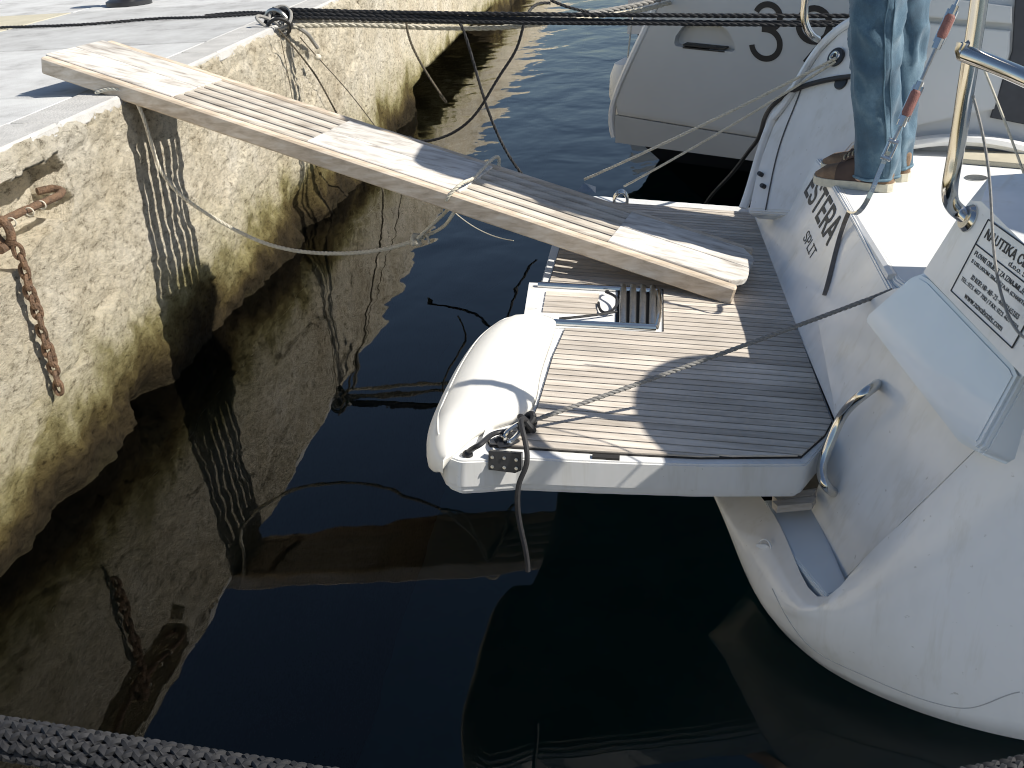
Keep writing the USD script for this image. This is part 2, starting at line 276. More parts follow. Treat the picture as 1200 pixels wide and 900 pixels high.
def wall_x(Y, Zz):
    """How far the weathered wall face stands out (+) or is eaten away (-)."""
    p = np.stack([np.zeros_like(Y), Y, Zz], -1)
    d = .030 * (meshkit.fbm(p * 2.2, 3, 1) - .5) + .016 * (meshkit.fbm(p * 11, 3, 5) - .5) + .012 * (meshkit.fbm(p * 36, 3, 9) - .5)
    lump = meshkit.fbm(p * np.array([1, 2.2, 3.0]), 3, 21)
    low = np.clip((.42 - Zz) / .5, 0, 1)
    d = d + low * (.07 * (lump - .5)) + .02 * np.clip((lump - .56) * 8, 0, 1) * np.clip((.5 - Zz) / .3, 0, 1)
    fl = meshkit.fbm(p * np.array([1, 2.3, 2.8]), 4, 61); spall = np.clip((fl - .545) * 30, 0, 1); d = d - spall * (.011 + .016 * (meshkit.fbm(p * 30, 2, 63) - .3))
    ck = np.abs(meshkit.fbm(p * np.array([1, 1.7, 3.2]) + 5, 4, 71) - .5); d = d - .013 * np.exp(-(ck / .0035) ** 2) * (meshkit.noise(p * 1.9, 73) > .45)
    rough = meshkit.fbm(p * 13, 4, 41) - .5; d = d + np.clip((.30 - Zz) / .25, 0, 1) * .05 * rough
    edge = -.16 + .36 * (meshkit.fbm(p * np.array([1, 1.5, .01]), 3, 31) - .5) + .06 * rough          # ragged lip just over the waterline
    cut = np.clip((edge - Zz) / .03, 0, 1); d = d - (.09 + .08 * rough) * cut * np.clip((Zz + .9) / .5, .3, 1)
    d = d - .10 * np.exp(-((Y - 5.32) / .17) ** 4 - ((Zz - .02) / .23) ** 4)            # broken hole
    d = d - .10 * np.exp(-((Y - 3.25) / .13) ** 4 - ((Zz + .02) / .14) ** 4)
    n = ((Y > 1.9) & (Y < 3.075 + .02 * np.sin(Zz * 60)) & (Zz > .80 + .02 * np.sin(Y * 9)) & (Zz < 1.02 + .006 * np.sin(Y * 31)))
    d = np.where(n, -.15 + .02 * meshkit.fbm(p * 14, 2, 3), d)                          # the pocket of the mooring bar
    und = np.exp(-((Y - 11.0) / 2.2) ** 6) * np.clip((.24 - Zz) / .05, 0, 1); d = d - .55 * und
    for yj in (5.62, 8.4, 11.6): d = d - .02 * np.exp(-((Y - yj - .01 * np.sin(Zz * 9)) / .012) ** 2)
    crack = np.abs(Zz - (.30 + .42 * (Y - 2.62)) - .03 * (meshkit.noise(p * 14, 77) - .5)); d = d - .012 * np.exp(-(crack / .008) ** 2) * (Y < 3.1)
    top = np.clip((Zz - (QZ - .035)) / .035, 0, 1); return d - .03 * top ** 2 * (.4 + meshkit.noise(p * 17, 4))
def wall_mesh(y0, y1, dy, z0, z1, dz):
    ys, zs = np.arange(y0, y1 + dy / 2, dy), np.linspace(z0, z1, int((z1 - z0) / dz) + 1)
    Y, Zz = np.meshgrid(ys, zs, indexing='ij'); X = QX + wall_x(Y, Zz)
    k, m = Y.shape; i = (np.arange(k - 1)[:, None] * m + np.arange(m - 1)[None]).ravel()
    f = np.vstack([np.stack([i, i + m, i + m + 1], 1), np.stack([i, i + m + 1, i + 1], 1)])
    # a back sheet gives the wall its thickness
    v = np.stack([X, Y, Zz], -1).reshape(-1, 3)
    return trimesh.Trimesh(v, f, process=False)
qw = thing('quay_wall', 'old pale concrete quay wall with weed-stained broken foot beside the water', 'wall')
obj('wall_face', cat_([wall_mesh(.2, 7.0, .011, -.35, QZ, .011), wall_mesh(7.0, 14.0, .03, -.35, QZ, .03), wall_mesh(14.0, 40, .2, -.35, QZ, .06), wall_mesh(.2, 40, .08, -3.6, -.35, .08), wall_mesh(-12, .2, .1, -3.6, QZ, .1)]), 'quay_concrete', qw, smooth=60)
# quay top: one core, slabs on it
core = bx((-12, 14, (QZ - .06 - 3.8) / 2), (19.0, 52, QZ - .06 + 3.8)); core.apply_translation((-.64, 0, 0))
quay = thing('quay_pavement', kind='structure')
obj('quay_core', core, 'coping_mat', quay, smooth=False)
y = -6.0; k = 0
while y < 34:
    L = 1.15 + .5 * random.random()
    c = bx((QX - .115, y + L / 2, QZ - .018), (.19, L - .008, .05), ch=.010)
    v = np.asarray(c.vertices); c.vertices = v + .006 * (RNG.random(v.shape) - .5)
    obj('coping_stone', c, 'coping_mat', quay, smooth=False); y += L
rows = [(-6, 3.0, 0), (3.01, 3.62, 0), (3.63, 4.9, 1), (4.91, 6.6, 1), (6.61, 8.4, 0), (8.41, 12, 0), (12.01, 18, 0), (18.01, 34, 0)]
for (ya, yb, kind) in rows:
    x = QX - .22
    for wd in (1.6, 2.1, 2.4, 5, 8):
        m_ = 'pavement_sand' if kind == 1 and x < -2.4 else 'pavement'
        s_ = bx((x - wd / 2, (ya + yb) / 2, QZ - .035 + .002 * random.random()), (wd - .012, yb - ya - .012, .07), ch=.006)
        obj('paving_slab', s_, m_, quay, smooth=False); x -= wd

# ================================================================== yacht
HX, HY, HZ = .476, 2.27, .45
H1, H2 = np.array([.447, 4.118, .45]), np.array([.486, 2.05, .45])
E2 = unit(H1 - H2)                                   # along the hinge, away from the camera
INW = unit(np.cross(E2, [0, 0, 1]))                  # level, towards the bow
yacht = thing('moored_yacht', 'white sailing yacht ESTERA moored stern to the quay with its teak bathing platform folded down', 'yacht', (.6, 2.6, 0))
TILT = .1
E1 = unit(-INW + np.array([0, 0, TILT]))             # from the hinge towards the stern end
PN = unit(np.cross(E2, E1)); PN = PN if PN[2] > 0 else -PN
PO = np.array([.476, 2.27, .45]); PLAT = (PO, PN)
def pl2(p, lift=0.0):
    q = at(*p, pl=(PO + PN * lift, PN)) - PO; return (q @ E1, q @ E2)
def P3(a, b, h=0.0): return PO + a * E1 + b * E2 + h * PN
# --- platform body
out = [pl2(p) for p in [(880, 243), (693, 229), (650, 275), (630, 345), (608, 382), (572, 396), (540, 428), (524, 462), (514, 495), (514, 518), (522, 534), (540, 541), (565, 540), (606, 537), (700, 541), (822, 545), (945, 545), (966, 520), (980, 500)]]
bodyp = Polygon(out).buffer(0)
def plat_body():
    pg = bodyp.buffer(.012).buffer(-.012).buffer(-.035).buffer(.035)
    lv = [(-.105, -.03), (-.098, -.014), (-.085, -.004), (-.07, 0), (-.004, 0), (0, -.004)]
    parts = []
    for (h, ins), (h2, ins2) in zip(lv[:-1], lv[1:]):
        a, b_ = pg.buffer(ins), pg.buffer(ins2); q = a.intersection(b_)
        cs = m3.CrossSection([np.array(q.exterior.coords)[:-1]], m3.FillRule.EvenOdd); parts.append(m3.Manifold.extrude(cs, h2 + .105 if False else (h2 - h)).translate((0, 0, h)))
    m = m3.Manifold.batch_boolean(parts, m3.OpType.Add); v, f, _ = meshkit.arrays(m)
    return trimesh.Trimesh(PO + v[:, :1] * E1 + v[:, 1:2] * E2 + v[:, 2:] * PN, f if np.cross(E1, E2) @ PN > 0 else f[:, ::-1], process=False)
platform = obj('bathing_platform', plat_body(), 'gelcoat', yacht, smooth=75)
# teak strips in black caulking
A_, B_ = zip(*out); a0, a1 = min(A_), max(A_)
tk = Polygon([pl2(p) for p in [(884, 251), (700, 238), (660, 279), (641, 343), (628, 383), (640, 382), (664, 384), (648, 420), (633, 470), (624, 495), (598, 508), (572, 519), (575, 524), (700, 532), (820, 538), (938, 537), (966, 512), (974, 497)]]).buffer(0)
lad = Polygon([pl2(p) for p in [(620, 333), (775, 341), (775, 391), (612, 384)]])
tk2 = tk.difference(lad.buffer(.006))
def plprism(pg, h0, h1):
    ms = []
    for g in getattr(pg, 'geoms', [pg]):
        if g.area < 1e-5: continue
        m = trimesh.creation.extrude_polygon(g, h1 - h0, engine='earcut'); v = np.asarray(m.vertices)
        t_ = trimesh.Trimesh(PO + v[:, :1] * E1 + v[:, 1:2] * E2 + (v[:, 2:] + h0) * PN, m.faces, process=False)
        if t_.volume < 0: t_.invert()
        ms.append(t_)
    return cat_(ms)
obj('caulking', plprism(tk2.buffer(.002), .0005, .0045), 'caulk', platform, smooth=False)
bmin, bmax = tk.bounds[1], tk.bounds[3]; pitch = .0325; y = bmin + .004
while y < bmax:
    g = tk2.intersection(sbox(-1, y, 2, y + pitch - .0042)).buffer(-.0006)
    for q in getattr(g, 'geoms', [g]):
        if q.area > 8e-4: obj('teak_strip', plprism(q, .0025, .0085 + .0006 * random.random()), 'teak', platform, smooth=False)
    y += pitch
# margin step line on the near side and dark slot
obj('edge_slot', plprism(Polygon([pl2(p) for p in [(694, 534), (726, 536), (726, 540), (694, 538)]]), 0, .006), 'caulk', platform, smooth=False)
# hinge plate of black plastic with six screws on the near corner
def side_pt(u, v): return at(u, v, pl=(P3(*pl2((600, 535))) - E2 * .030, unit(-E2 + np.array([-.15, 0, .35]))))
fp = [side_pt(*p) for p in [(573, 528), (611, 531), (611, 551), (604, 554), (573, 550)]]
sn = unit(-E2 + np.array([-.15, 0, .35]))
plate = obj('corner_plate', slab(np.array(fp) + sn * .006, sn, .02, .002), 'black_plastic', yacht, smooth=False)
for p in [(578, 535), (592, 536), (606, 538), (578, 546), (592, 547), (606, 548)]:
    c = side_pt(*p) + sn * .0065; obj('screw', tube([c, c + sn * .003, c + sn * .0032], [.0042, .0042, .001], 8), 'dull_steel', plate)
# --- swimming ladder in its recess
ladder = obj('ladder_tray', plprism(lad, .0005, .006), 'gelcoat', yacht, smooth=False)
def lp(u, v, h): return P3(*pl2((u, v)), h)
for a, b_ in (((630, 338), (770, 346)), ((620, 381), (768, 389))):
    obj('ladder_rail', tube([lp(*a, .014), lp(*b_, .014)], .010, 10), 'steel', ladder)
obj('ladder_rail', tube([lp(770, 345, .014), lp(772, 367, .014), lp(768, 389, .014)], .009, 10, n=8), 'steel', ladder)
for k in range(4):
    u0 = 730 + 11.5 * k
    obj('ladder_step', tube([lp(u0, 340.5 + .5 * k, .018), lp(u0 - 1, 386 + .5 * k, .018)], .011, 10, sq=.7), 'dull_steel', ladder)
obj('ladder_hollow', plprism(Polygon([pl2(p) for p in [(724, 341), (768, 344), (766, 385), (721, 382)]]), .0062, .008), 'caulk', ladder, smooth=False)
for k in range(4):
    va, vb = 346 + 6.2 * k, 351.3 + 6.2 * k
    obj('ladder_teak', plprism(Polygon([pl2(p) for p in [(640 - 1.1 * k, va - 1.5), (702 - .7 * k, va + 1.5), (701 - .7 * k, vb + 1.5), (639 - 1.1 * k, vb - 1.5)]]), .006, .011), 'teak', ladder, smooth=False)
obj('ladder_hook', tube([lp(712, 348, .02), lp(711, 353, .03), lp(718, 357, .032), lp(722, 366, .026), lp(714, 372, .02), lp(701, 360, .016)], .0045, 6, n=24), 'black_rubber', ladder)
obj('ladder_lanyard', tube([lp(655, 379, .016), lp(690, 377, .02), lp(722, 372, .02)], .004, 6, n=14), 'rope_black', ladder)
# cleats on the far corner of the platform
for (u, v) in ((727, 238),):
    c = lp(u, v, 0); obj('cleat_bail', tube([c - E1 * -.02, c - E1 * -.02 + PN * .04, c + PN * .055, c + E1 * -.02 + PN * .04, c + E1 * -.02], .006, 8, n=24), 'steel', yacht)
    obj('cleat_bail', tube([c - E2 * .03 + E1 * .02, c - E2 * .03 + E1 * .02 + PN * .04, c - E2 * .03 + PN * .055, c - E2 * .03 - E1 * .02 + PN * .04, c - E2 * .03 - E1 * .02], .006, 8, n=24), 'steel', yacht)
c = lp(684, 222, .03); obj('pad_eye', hull([c, c + [.05, 0, -.02], c + [.05, -.06, -.03], c + [-.03, -.02, -.03], c + [0, .03, -.03]]), 'dull_steel', yacht)

# --- transom: raked face with the name
TZ = .76                                                        # the tread
TA = (np.array([.476, 2.27, .45]), unit(-INW + np.array([0, 0, .52])))
def on(pl, pts, lift=0.0): return [at(*p, pl=(np.asarray(pl[0]) + unit(pl[1]) * lift, pl[1])) for p in pts]
ta = on(TA, [(872, 243), (980, 502), (1045, 338), (1000, 254), (966, 196), (956, 180), (930, 212), (900, 238)])
obj('transom', slab(ta, TA[1], .25, .012), 'gelcoat', yacht)

# tread: top of the step, seen sunlit
tr = [at(*p, z=TZ) for p in [(1048, 326), (1000, 250), (958, 180), (985, 150), (1075, 172), (1210, 168)]] + [np.array([2.2, 3.6, TZ]), np.array([2.2, 2.25, TZ]), np.array([.70, 2.30, TZ])]
obj('tread', slab(tr, [0, 0, 1], .26, .014), 'tread_white', yacht)
# narrow bevel between transom and tread
obj('tread_nosing', tube([at(*p, z=TZ - .012) for p in [(1046, 327), (1000, 252), (962, 186)]], .016, 8), 'gelcoat', yacht)
tg = Polygon([(975, 157), (1010, 160), (1010, 181), (981, 180)])
for k in range(4):
    va = 157.5 + 6 * k
    obj('grate_slat', slab([at(*p, z=TZ + .012) for p in [(975 + k * 1.6, va), (1006 + k, va + 2), (1007 + k, va + 6.6), (976.6 + k * 1.6, va + 4.8)]], [0, 0, 1], .012), 'teak', yacht, smooth=False)
# --- port quarter
PQ = (at(926, 246, pl=TA), unit([-.70, -.495, .517]))
pq = on(PQ, [(875, 249), (886, 195), (904, 148), (930, 104), (958, 60), (985, 33), (1010, 20), (1030, 20), (1022, 100), (1012, 165), (1000, 172), (985, 190), (960, 225), (935, 255), (926, 252)])
obj('port_quarter', slab(pq, PQ[1], .07, .018), 'gelcoat', yacht)
obj('quarter_moulding', tube(on(PQ, [(871, 244), (888, 190), (906, 140), (930, 104)], -.006), .020, 10, n=20, sq=.6), 'gelcoat', yacht)
obj('quarter_moulding', tube(on(PQ, [(906, 138), (935, 97), (962, 55), (990, 30), (1030, 14)], 0), .024, 10, n=20, sq=.7), 'gelcoat', yacht)
obj('moulding_seam', tube(on(PQ, [(897, 246), (905, 205), (917, 160), (932, 122), (940, 100)], .003), .0025, 6, n=20), 'groove', yacht)
obj('shadow_rib', tube(on(PQ, [(938, 99), (952, 88), (968, 77)], -.004), .011, 8, n=10), 'gelcoat', yacht)
c = at(980.5, 67.5, pl=(PQ[0] + PQ[1] * .002, PQ[1])); a_, b2, nn = plane_axes(PQ[1])
def ring(c, n, R, r, k=28):
    a, b, n = plane_axes(n); th = np.linspace(0, 2 * np.pi, k, endpoint=False)
    rings = [[c + (R + r * math.cos(p)) * (math.cos(t) * a + math.sin(t) * b) + r * math.sin(p) * n for p in np.linspace(0, 2 * np.pi, 8, endpoint=False)] for t in np.r_[th, 0]]
    return loft(rings, caps=False)
def disc(c, n, R, h, k=24): n = unit(n); return tube([c, c + n * h * .8, c + n * h], [R, R, R * .86], k)
ep = obj('line_fairlead', disc(c, nn, .034, .012), 'black_plastic', yacht)
obj('fairlead_ring', ring(c + nn * .012, nn, .015, .006), 'steel', ep)
obj('deck_cap', disc(at(986, 97, pl=PQ), nn, .026, .008), 'black_plastic', yacht)
for p in ((893, 205), (896, 219)): obj('rail_stud', disc(at(*p, pl=PQ), nn, .009, .02, 10), 'black_plastic', yacht)
# --- cockpit wall behind the person, with a split locker lid
BW = (at(1070, 176, z=TZ), unit([-.27, -.93, .06]))
bw = on(BW, [(1040, 176), (1215, 190), (1330, 200), (1330, -60), (1020, -60)])
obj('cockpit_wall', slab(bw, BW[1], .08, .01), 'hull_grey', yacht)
obj('locker_front', slab(on(BW, [(1060, 24), (1184, 36), (1183, 62), (1165, 128), (1062, 150)], .02), BW[1], .03, .006), 'hull_grey', yacht)
obj('locker_lid', slab(on(BW, [(1058, -8), (1186, 8), (1186, 28), (1058, 18)], .03), BW[1], .04, .006), 'hull_grey', yacht)
cw = on(BW, [(1040, 178), (1128, 167), (1210, 181)], .04)
obj('wall_kick', tube([p + np.array([0, 0, .01]) for p in cw], .03, 8, n=12, sq=.7), 'tread_white', yacht)
obj('floor_board', slab([at(*p, z=TZ + .018) for p in [(1128, 174), (1210, 180), (1300, 190), (1300, 206), (1210, 193), (1126, 186)]], [0, 0, 1], .016, .003), 'pavement_sand', yacht)
obj('floor_hatch', disc(at(1144, 209, z=TZ), [0, 0, 1], .035, .004), 'dull_steel', yacht)
obj('cockpit_recess', slab(on(BW, [(1190, -10), (1320, 0), (1320, 170), (1160, 138), (1186, 60)], .012), BW[1], .03, .004), 'wall_shade_dark', yacht)  # thin dark panel standing in for shade on the cockpit wall
obj('locker_latch', bx(at(1062, 44, pl=(BW[0] + BW[1] * .05, BW[1])), (.02, .03, .02), ch=.003), 'yellow_plastic', yacht)
obj('latch_cord', tube(on(BW, [(1066, 44), (1078, 43), (1083, 50), (1080, 60), (1066, 68)], .05), .006, 6, n=20), 'black_rubber', yacht)

# --- starboard quarter: panel, pod, coaming with the notice, hull
PA = (np.array([.43, 2.05, .28]), unit([-.985, -.175, .42]))
pa = on(PA, [(957, 378), (1046, 337), (1100, 330), (1215, 440), (1215, 462), (1013, 660), (983, 690), (945, 602), (975, 520), (980, 500)], -.004)
obj('stern_panel', slab(pa, PA[1], .25, .01), 'gelcoat', yacht)
LB = (np.array([.646, 2.07, .91]), unit([-.992, -.122, .361]))
p1, p2 = at(1013, 380, pl=PA), at(1116, 517, pl=PA)
ax = unit(p2 - p1); up = unit(np.array([.72, .09, 0]) + np.array([0, 0, .69])); pn = unit(np.cross(ax, up)); pn = pn if pn[2] > 0 else -pn
q1, q2, q3 = p1 + PA[1] * .055, p2 + PA[1] * .055, at(1080, 318, pl=LB); pn = unit(np.cross(q2 - q1, q3 - q1)); pn = pn if pn[2] > 0 else -pn; POD = (q1, pn)
podp = on(POD, [(1011, 376), (1016, 366), (1066, 322), (1080, 317), (1092, 324), (1190, 424), (1196, 438), (1150, 522), (1141, 529), (1118, 516)])
pod = slab(podp, pn, .16, .018)
obj('stern_pod', pod, 'gelcoat_sky_tint', yacht)
lb = on(LB, [(1082, 319), (1128, 246), (1137, 235), (1150, 236), (1158, 244), (1166, 256), (1215, 300), (1300, 420), (1225, 462), (1196, 438)])
lbm = np.array(lb)
head = [at(1160, 206, pl=(LB[0] + np.array([.09, 0, 0]), LB[1])), at(1212, 226, pl=(LB[0] + np.array([.12, 0, 0]), LB[1])), at(1300, 300, pl=(LB[0] + np.array([.12, 0, 0]), LB[1]))]
obj('coaming', hull(list(lbm) + head + [p + np.array([.5, .03, -.02]) for p in lbm] + [p + np.array([.45, .0, .02]) for p in head]), 'gelcoat', yacht, smooth=20)
# notice with frame and lettering
tl, bl, br = on(LB, [(1160, 258), (1115.5, 341), (1187, 408)])
lx = br - bl; lw = np.linalg.norm(lx); lx /= lw; ly = tl - bl; ly -= lx * (ly @ lx); lh = np.linalg.norm(ly); ly /= lh; ln_ = LB[1]
def lq(a, b, h=.0006): return bl + lx * lw * a + ly * lh * b + ln_ * h
sheet = obj('notice', slab([lq(0, 0, .0016), lq(1, 0, .0016), lq(1, 1, .0016), lq(0, 1, .0016)], ln_, .0012), 'gelcoat', yacht, smooth=False, label='white notice with black frame and lettering')
fr = []
for (p, q) in (((0, 0), (1, 0)), ((1, 0), (1, 1)), ((1, 1), (0, 1)), ((0, 1), (0, 0)), ((0, .665), (1, .665))):
    fr.append(tube([lq(*p, .0022), lq(*q, .0022)], .0016, 4))
obj('notice_frame', fr, 'letter_black', sheet, smooth=False)
for (s, a, b_, w_, h_, bold) in (('NAUTIKA CENTAR', .06, .79, .92, .125, True), ('d.o.o. Split', .50, .69, .34, .075, False), ('PLOVNI OBJEKT ZA IZNAJMLJIVANJE', .05, .545, .93, .062, False), ('S USLUGOM SMJEŠTAJA (CHARTER)', .06, .445, .88, .066, False),
                               ('ID KOD: HR-AB-21-6660145183', .16, .285, .74, .062, False), ('TEL: 021 407 700 / FAX: 021 407 701', .05, .185, .90, .062, False), ('www.navaboats.com', .20, .05, .60, .07, False)):
    obj('lettering', text_on(s, lq(a, b_, .0016), lx, ly, ln_, w_ * lw, h_ * lh, .0008, bold), 'letter_black', sheet, smooth=False)
# name on the transom
def name_on(s, p0, p1, ptop, pl, mat_, parent, nm, bold):
    a, b_, c_ = on(pl, [p0, p1, ptop]); ex = b_ - a; w_ = np.linalg.norm(ex); ey = (c_ - a); sh = ey @ (ex / w_); ey = ey - (ex / w_) * sh
    obj(nm, text_on(s, a, ex / w_, unit(ey), pl[1], w_, np.linalg.norm(ey), .001, bold), mat_, parent, smooth=False)
name_on('ESTERA', (942, 226), (969, 289), (957, 196), TA, 'letter_black', yacht, 'name_lettering', True)
name_on('SPLIT', (941, 280), (950, 305), (947, 266), TA, 'letter_black', yacht, 'port_lettering', False)
# ledge and lower hull
led = [at(*p, z=.285) for p in [(895, 585), (950, 585), (996, 690), (968, 700), (930, 655), (910, 615)]]
obj('stern_ledge', slab(led, [0, 0, 1], .12, .008), 'gelcoat_sky_tint', yacht)
U = [at(850, 535, z=.285), at(905, 600, z=.285), at(931, 655, z=.285), at(968, 700, z=.285)]
cA, cB = at(1000, 669, z=.345), at(1200, 473, z=.80); cr = unit(cB - cA)
U += [cA + cr * s for s in (0, .2, .4)] + [cB, cB + cr * .3]
Lw = [at(850, 566, z=.24), at(872, 645, z=.13), at(895, 707, z=.09), at(940, 765, z=.05), at(1000, 803, z=.04), at(1060, 829, z=.035), at(1130, 852, z=.03), at(1200, 868, z=.03), at(1330, 890, z=.03)]
U, Lw = spline(U, 40), spline(Lw, 40)
def hull_rings():
    out = []
    for u, l in zip(U, Lw):
        d = l - u; nrm = unit(np.array([-.72, -.66, .0])); row = []
        for s in np.linspace(0, 1, 14): row.append(u + d * s + nrm * (.075 * math.sin(math.pi * s) ** .9))
        row += [l + np.array([.05, .05, -.035]), l + np.array([.22, .22, -.13]), l + np.array([.7, .8, -.45])]
        out.append(row)
    out = np.array(out); from_ = out.copy()
    from scipy.ndimage import gaussian_filter1d
    for j in range(2, 16):
        sg = 3.2 * min(1, (j - 1) / 5) * (1 if j < 12 else max(.15, (16 - j) / 5)); out[:, j] = gaussian_filter1d(from_[:, j], sg, axis=0, mode='nearest')
    out = list(out); last = np.array(out[-1])
    for k in range(1, 7): out.append(list(last + np.array([.55, -.16 + .02 * k, .02]) * k * .9))
    return np.array(out)
HR = hull_rings()
top = HR[:, :15]; bot = HR[:, 14:]
def sheet_of(R):
    m = loft(R, caps=False, closed=False); return m
hs = sheet_of(top)
if (hs.face_normals @ np.array([-.7, -.7, .2])).mean() < 0: hs.invert()
obj('hull_quarter', hs, 'gelcoat', yacht, smooth=70)
hb = sheet_of(bot)
if (hb.face_normals @ np.array([-.7, -.7, -.4])).mean() < 0: hb.invert()
obj('hull_bottom', hb, 'antifoul', yacht, smooth=60)
# deck over the hull side further forward, and the dark body that closes the stern below the platform
deck = np.array([HR[-1, 0], HR[-4, 0], HR[-7, 0], HR[-7, 0] + [.05, .7, .15], HR[-1, 0] + [0, 1.2, .15]])
obj('side_deck', slab(deck, [0, 0, 1], .06, .01), 'gelcoat', yacht)
obj('inner_hull', hull([[.50, 4.05, .42], [.54, 2.0, .42], [.36, 4.0, .05], [.36, 2.6, .05], [.62, 2.0, .05], [.8, 4.0, -.5], [.8, 2.2, -.4], [4, 4.6, -.5], [4, 1.6, -.4], [4, 4.8, .42], [4, 1.6, .42]]), 'antifoul', yacht)
# hairline groove near the hull's lower edge, and the little oval fitting
def on_hull(u, v):
    d = ray(u, v); best = None
    o, i, t = trimesh.ray.ray_triangle.RayMeshIntersector(hs).intersects_location([CAM], [d]); return o[np.argmin(np.linalg.norm(o - CAM, axis=1))]
def pxy0(p): q = WM.T @ (p - CAM); return 600 + FOC * q[0] / q[2], 450 + FOC * q[1] / q[2]
try:
    gv = [on_hull(*p) for p in [(905, 690), (925, 728), (960, 766), (1000, 786), (1060, 812), (1100, 825), (1130, 830), (1165, 821), (1195, 811)]]
    obj('hull_groove', tube([on_hull(*pxy0(p)) - unit(p - CAM) * .0008 for p in spline(gv, 60)], .0013, 5), 'band_grey', yacht)
    fc = on_hull(897, 641); fn = unit([-.75, -.6, .25])
    ft = obj('drain_fitting', ring(fc + fn * .002, fn, .019, .0022), 'gelcoat', yacht)
    obj('fitting_tab', hull([fc + q for q in ([-.022, .006, .004], [.012, -.006, .002], [.01, -.004, -.008], [-.02, .004, -.004], [0, -.006, .012])]), 'gelcoat', ft)
except Exception as e: print('groove failed', e)
# grab handle
gh = on(PA, [(1027, 452), (1012, 462), (988, 486), (972, 520), (963, 548), (964, 560), (975, 575)], .045); gh[0] = at(1028, 450, pl=PA); gh[-1] = at(977, 577, pl=PA)
obj('grab_handle', tube(gh, .0125, 12, n=50), 'steel', yacht)
# teak patch below the hinge
for k in range(2):
    obj('ledge_teak', slab([at(*p, z=.34) for p in [(905, 580 + 7 * k), (957, 572 + 9 * k), (952, 580 + 9 * k), (911, 586 + 7 * k)]], [0, 0, 1], .02), 'teak', yacht, smooth=False)
# --- pushpit tubes
foot = at(1136, 256, pl=LB)
yp = foot[1] + .02
st = [at(1152, -40, y=yp - .02), at(1142, 40, y=yp - .02), at(1131, 110, y=yp - .02), at(1118, 190, y=yp - .02), at(1113, 226, y=yp - .02), at(1119, 244, y=yp), foot]
post = obj('pushpit_post', tube(st, .0165, 14, n=60), 'steel', yacht)
obj('post_foot', tube([foot - LB[1] * .01, foot + LB[1] * .004, foot + LB[1] * .012], [.030, .030, .024], 20), 'steel', post)
obj('pushpit_rail', tube([at(1128, 62, y=yp - .02), at(1165, 76, y=yp - .10), at(1210, 95, y=yp - .2), at(1300, 135, y=yp - .3)], .0165, 14, n=24), 'steel', yacht)
for k in range(2):
    c = at(1126 + 5 * k, 50, y=yp - .03); obj('rail_clamp', tube([c, c + [-.004, 0, -.014], c + [.004, 0, -.028]], [.008, .006, .008], 8), 'steel', post)
pt = [at(944, -40, y=3.95), at(943, 8, y=3.95), at(944, 28, y=3.95), at(950, 40, y=3.95), at(958, 46, y=3.97)]
obj('pushpit_post', tube(pt, .014, 12, n=30), 'steel', yacht)
# --- backstay with two bottle screws
bs0, bs1 = at(965, 346, pl=TA), at(1128, -12, t=.00228)
dirb = bs1 - bs0
def bs(u, v):  # along the stay, by photo position
    d = ray(u, v); nrm = np.cross(dirb, np.cross(d, dirb)); s = 0
    A2 = np.stack([dirb, -d], 1); q = np.linalg.lstsq(A2, CAM - bs0, rcond=None)[0]; return bs0 + dirb * q[0]
stay = obj('backstay', tube([bs(1118, 10), bs(1124, -4), bs(1140, -40)], .0045, 8), 'steel', yacht)
for (p, q) in (((1118, 12), (1099, 50)), ((1072, 99), (1050, 138))):
    a, b_ = bs(*p), bs(*q); ax_ = unit(b_ - a); sd = unit(np.cross(ax_, [0, -1, .6]))
    sc = obj('bottle_screw', [tube([a + sd * .011 * s, b_ + sd * .011 * s], .0045, 8) for s in (-1, 1)] + [tube([a - ax_ * .012, a + ax_ * .012], .010, 10), tube([b_ - ax_ * .012, b_ + ax_ * .016], [.012, .012, .007][0], 10)], 'steel', stay)
    obj('leather_cover', tube([a + ax_ * .012, a + ax_ * .02, b_ - ax_ * .02, b_ - ax_ * .012], [.010, .0145, .0145, .010], 12), 'leather_red', stay)
obj('threaded_rod', tube([bs(1097, 54), bs(1076, 92)], .0052, 8), 'dull_steel', stay)
obj('threaded_rod', tube([bs(1049, 141), bs(1037, 163)], .0052, 8), 'dull_steel', stay)
a, b_ = bs(1037, 162), bs(1030, 182); sd = unit(np.cross(unit(b_ - a), [0, -1, .6]))
obj('toggle', [tube([a + sd * .010 * s, b_ + sd * .010 * s], .005, 8) for s in (-1, 1)] + [tube([a - sd * .014, a + sd * .014], .007, 8), tube([b_ - sd * .014, b_ + sd * .014], .007, 8)], 'steel', stay)
def flat(P, w_, th, sd):
    P = np.asarray(P); T = np.gradient(P, axis=0); T /= np.linalg.norm(T, axis=1, keepdims=True); nn_ = np.cross(T, sd)
    return loft([[p + sd * w_ + n_ * th, p - sd * w_ + n_ * th, p - sd * w_ - n_ * th, p + sd * w_ - n_ * th] for p, n_ in zip(P, nn_)])
sp_ = [bs(1032, 174), bs(1020, 202), bs(1003, 236), at(995, 248, pl=(TA[0] + TA[1] * .03, TA[1]))]
obj('stay_strap', flat(spline(sp_, 14), .0065, .003, sd), 'steel', stay, smooth=False)
cp = [sp_[-1], at(987, 268, pl=(TA[0] + TA[1] * .012, TA[1])), at(976, 308, pl=(TA[0] + TA[1] * .006, TA[1])), at(966, 346, pl=(TA[0] + TA[1] * .004, TA[1]))]
obj('chain_plate', flat(spline(cp, 14), .0065, .004, unit(np.cross(unit(cp[-1] - cp[0]), unit(CAM - cp[1])))), 'stay_grey', yacht, smooth=False)
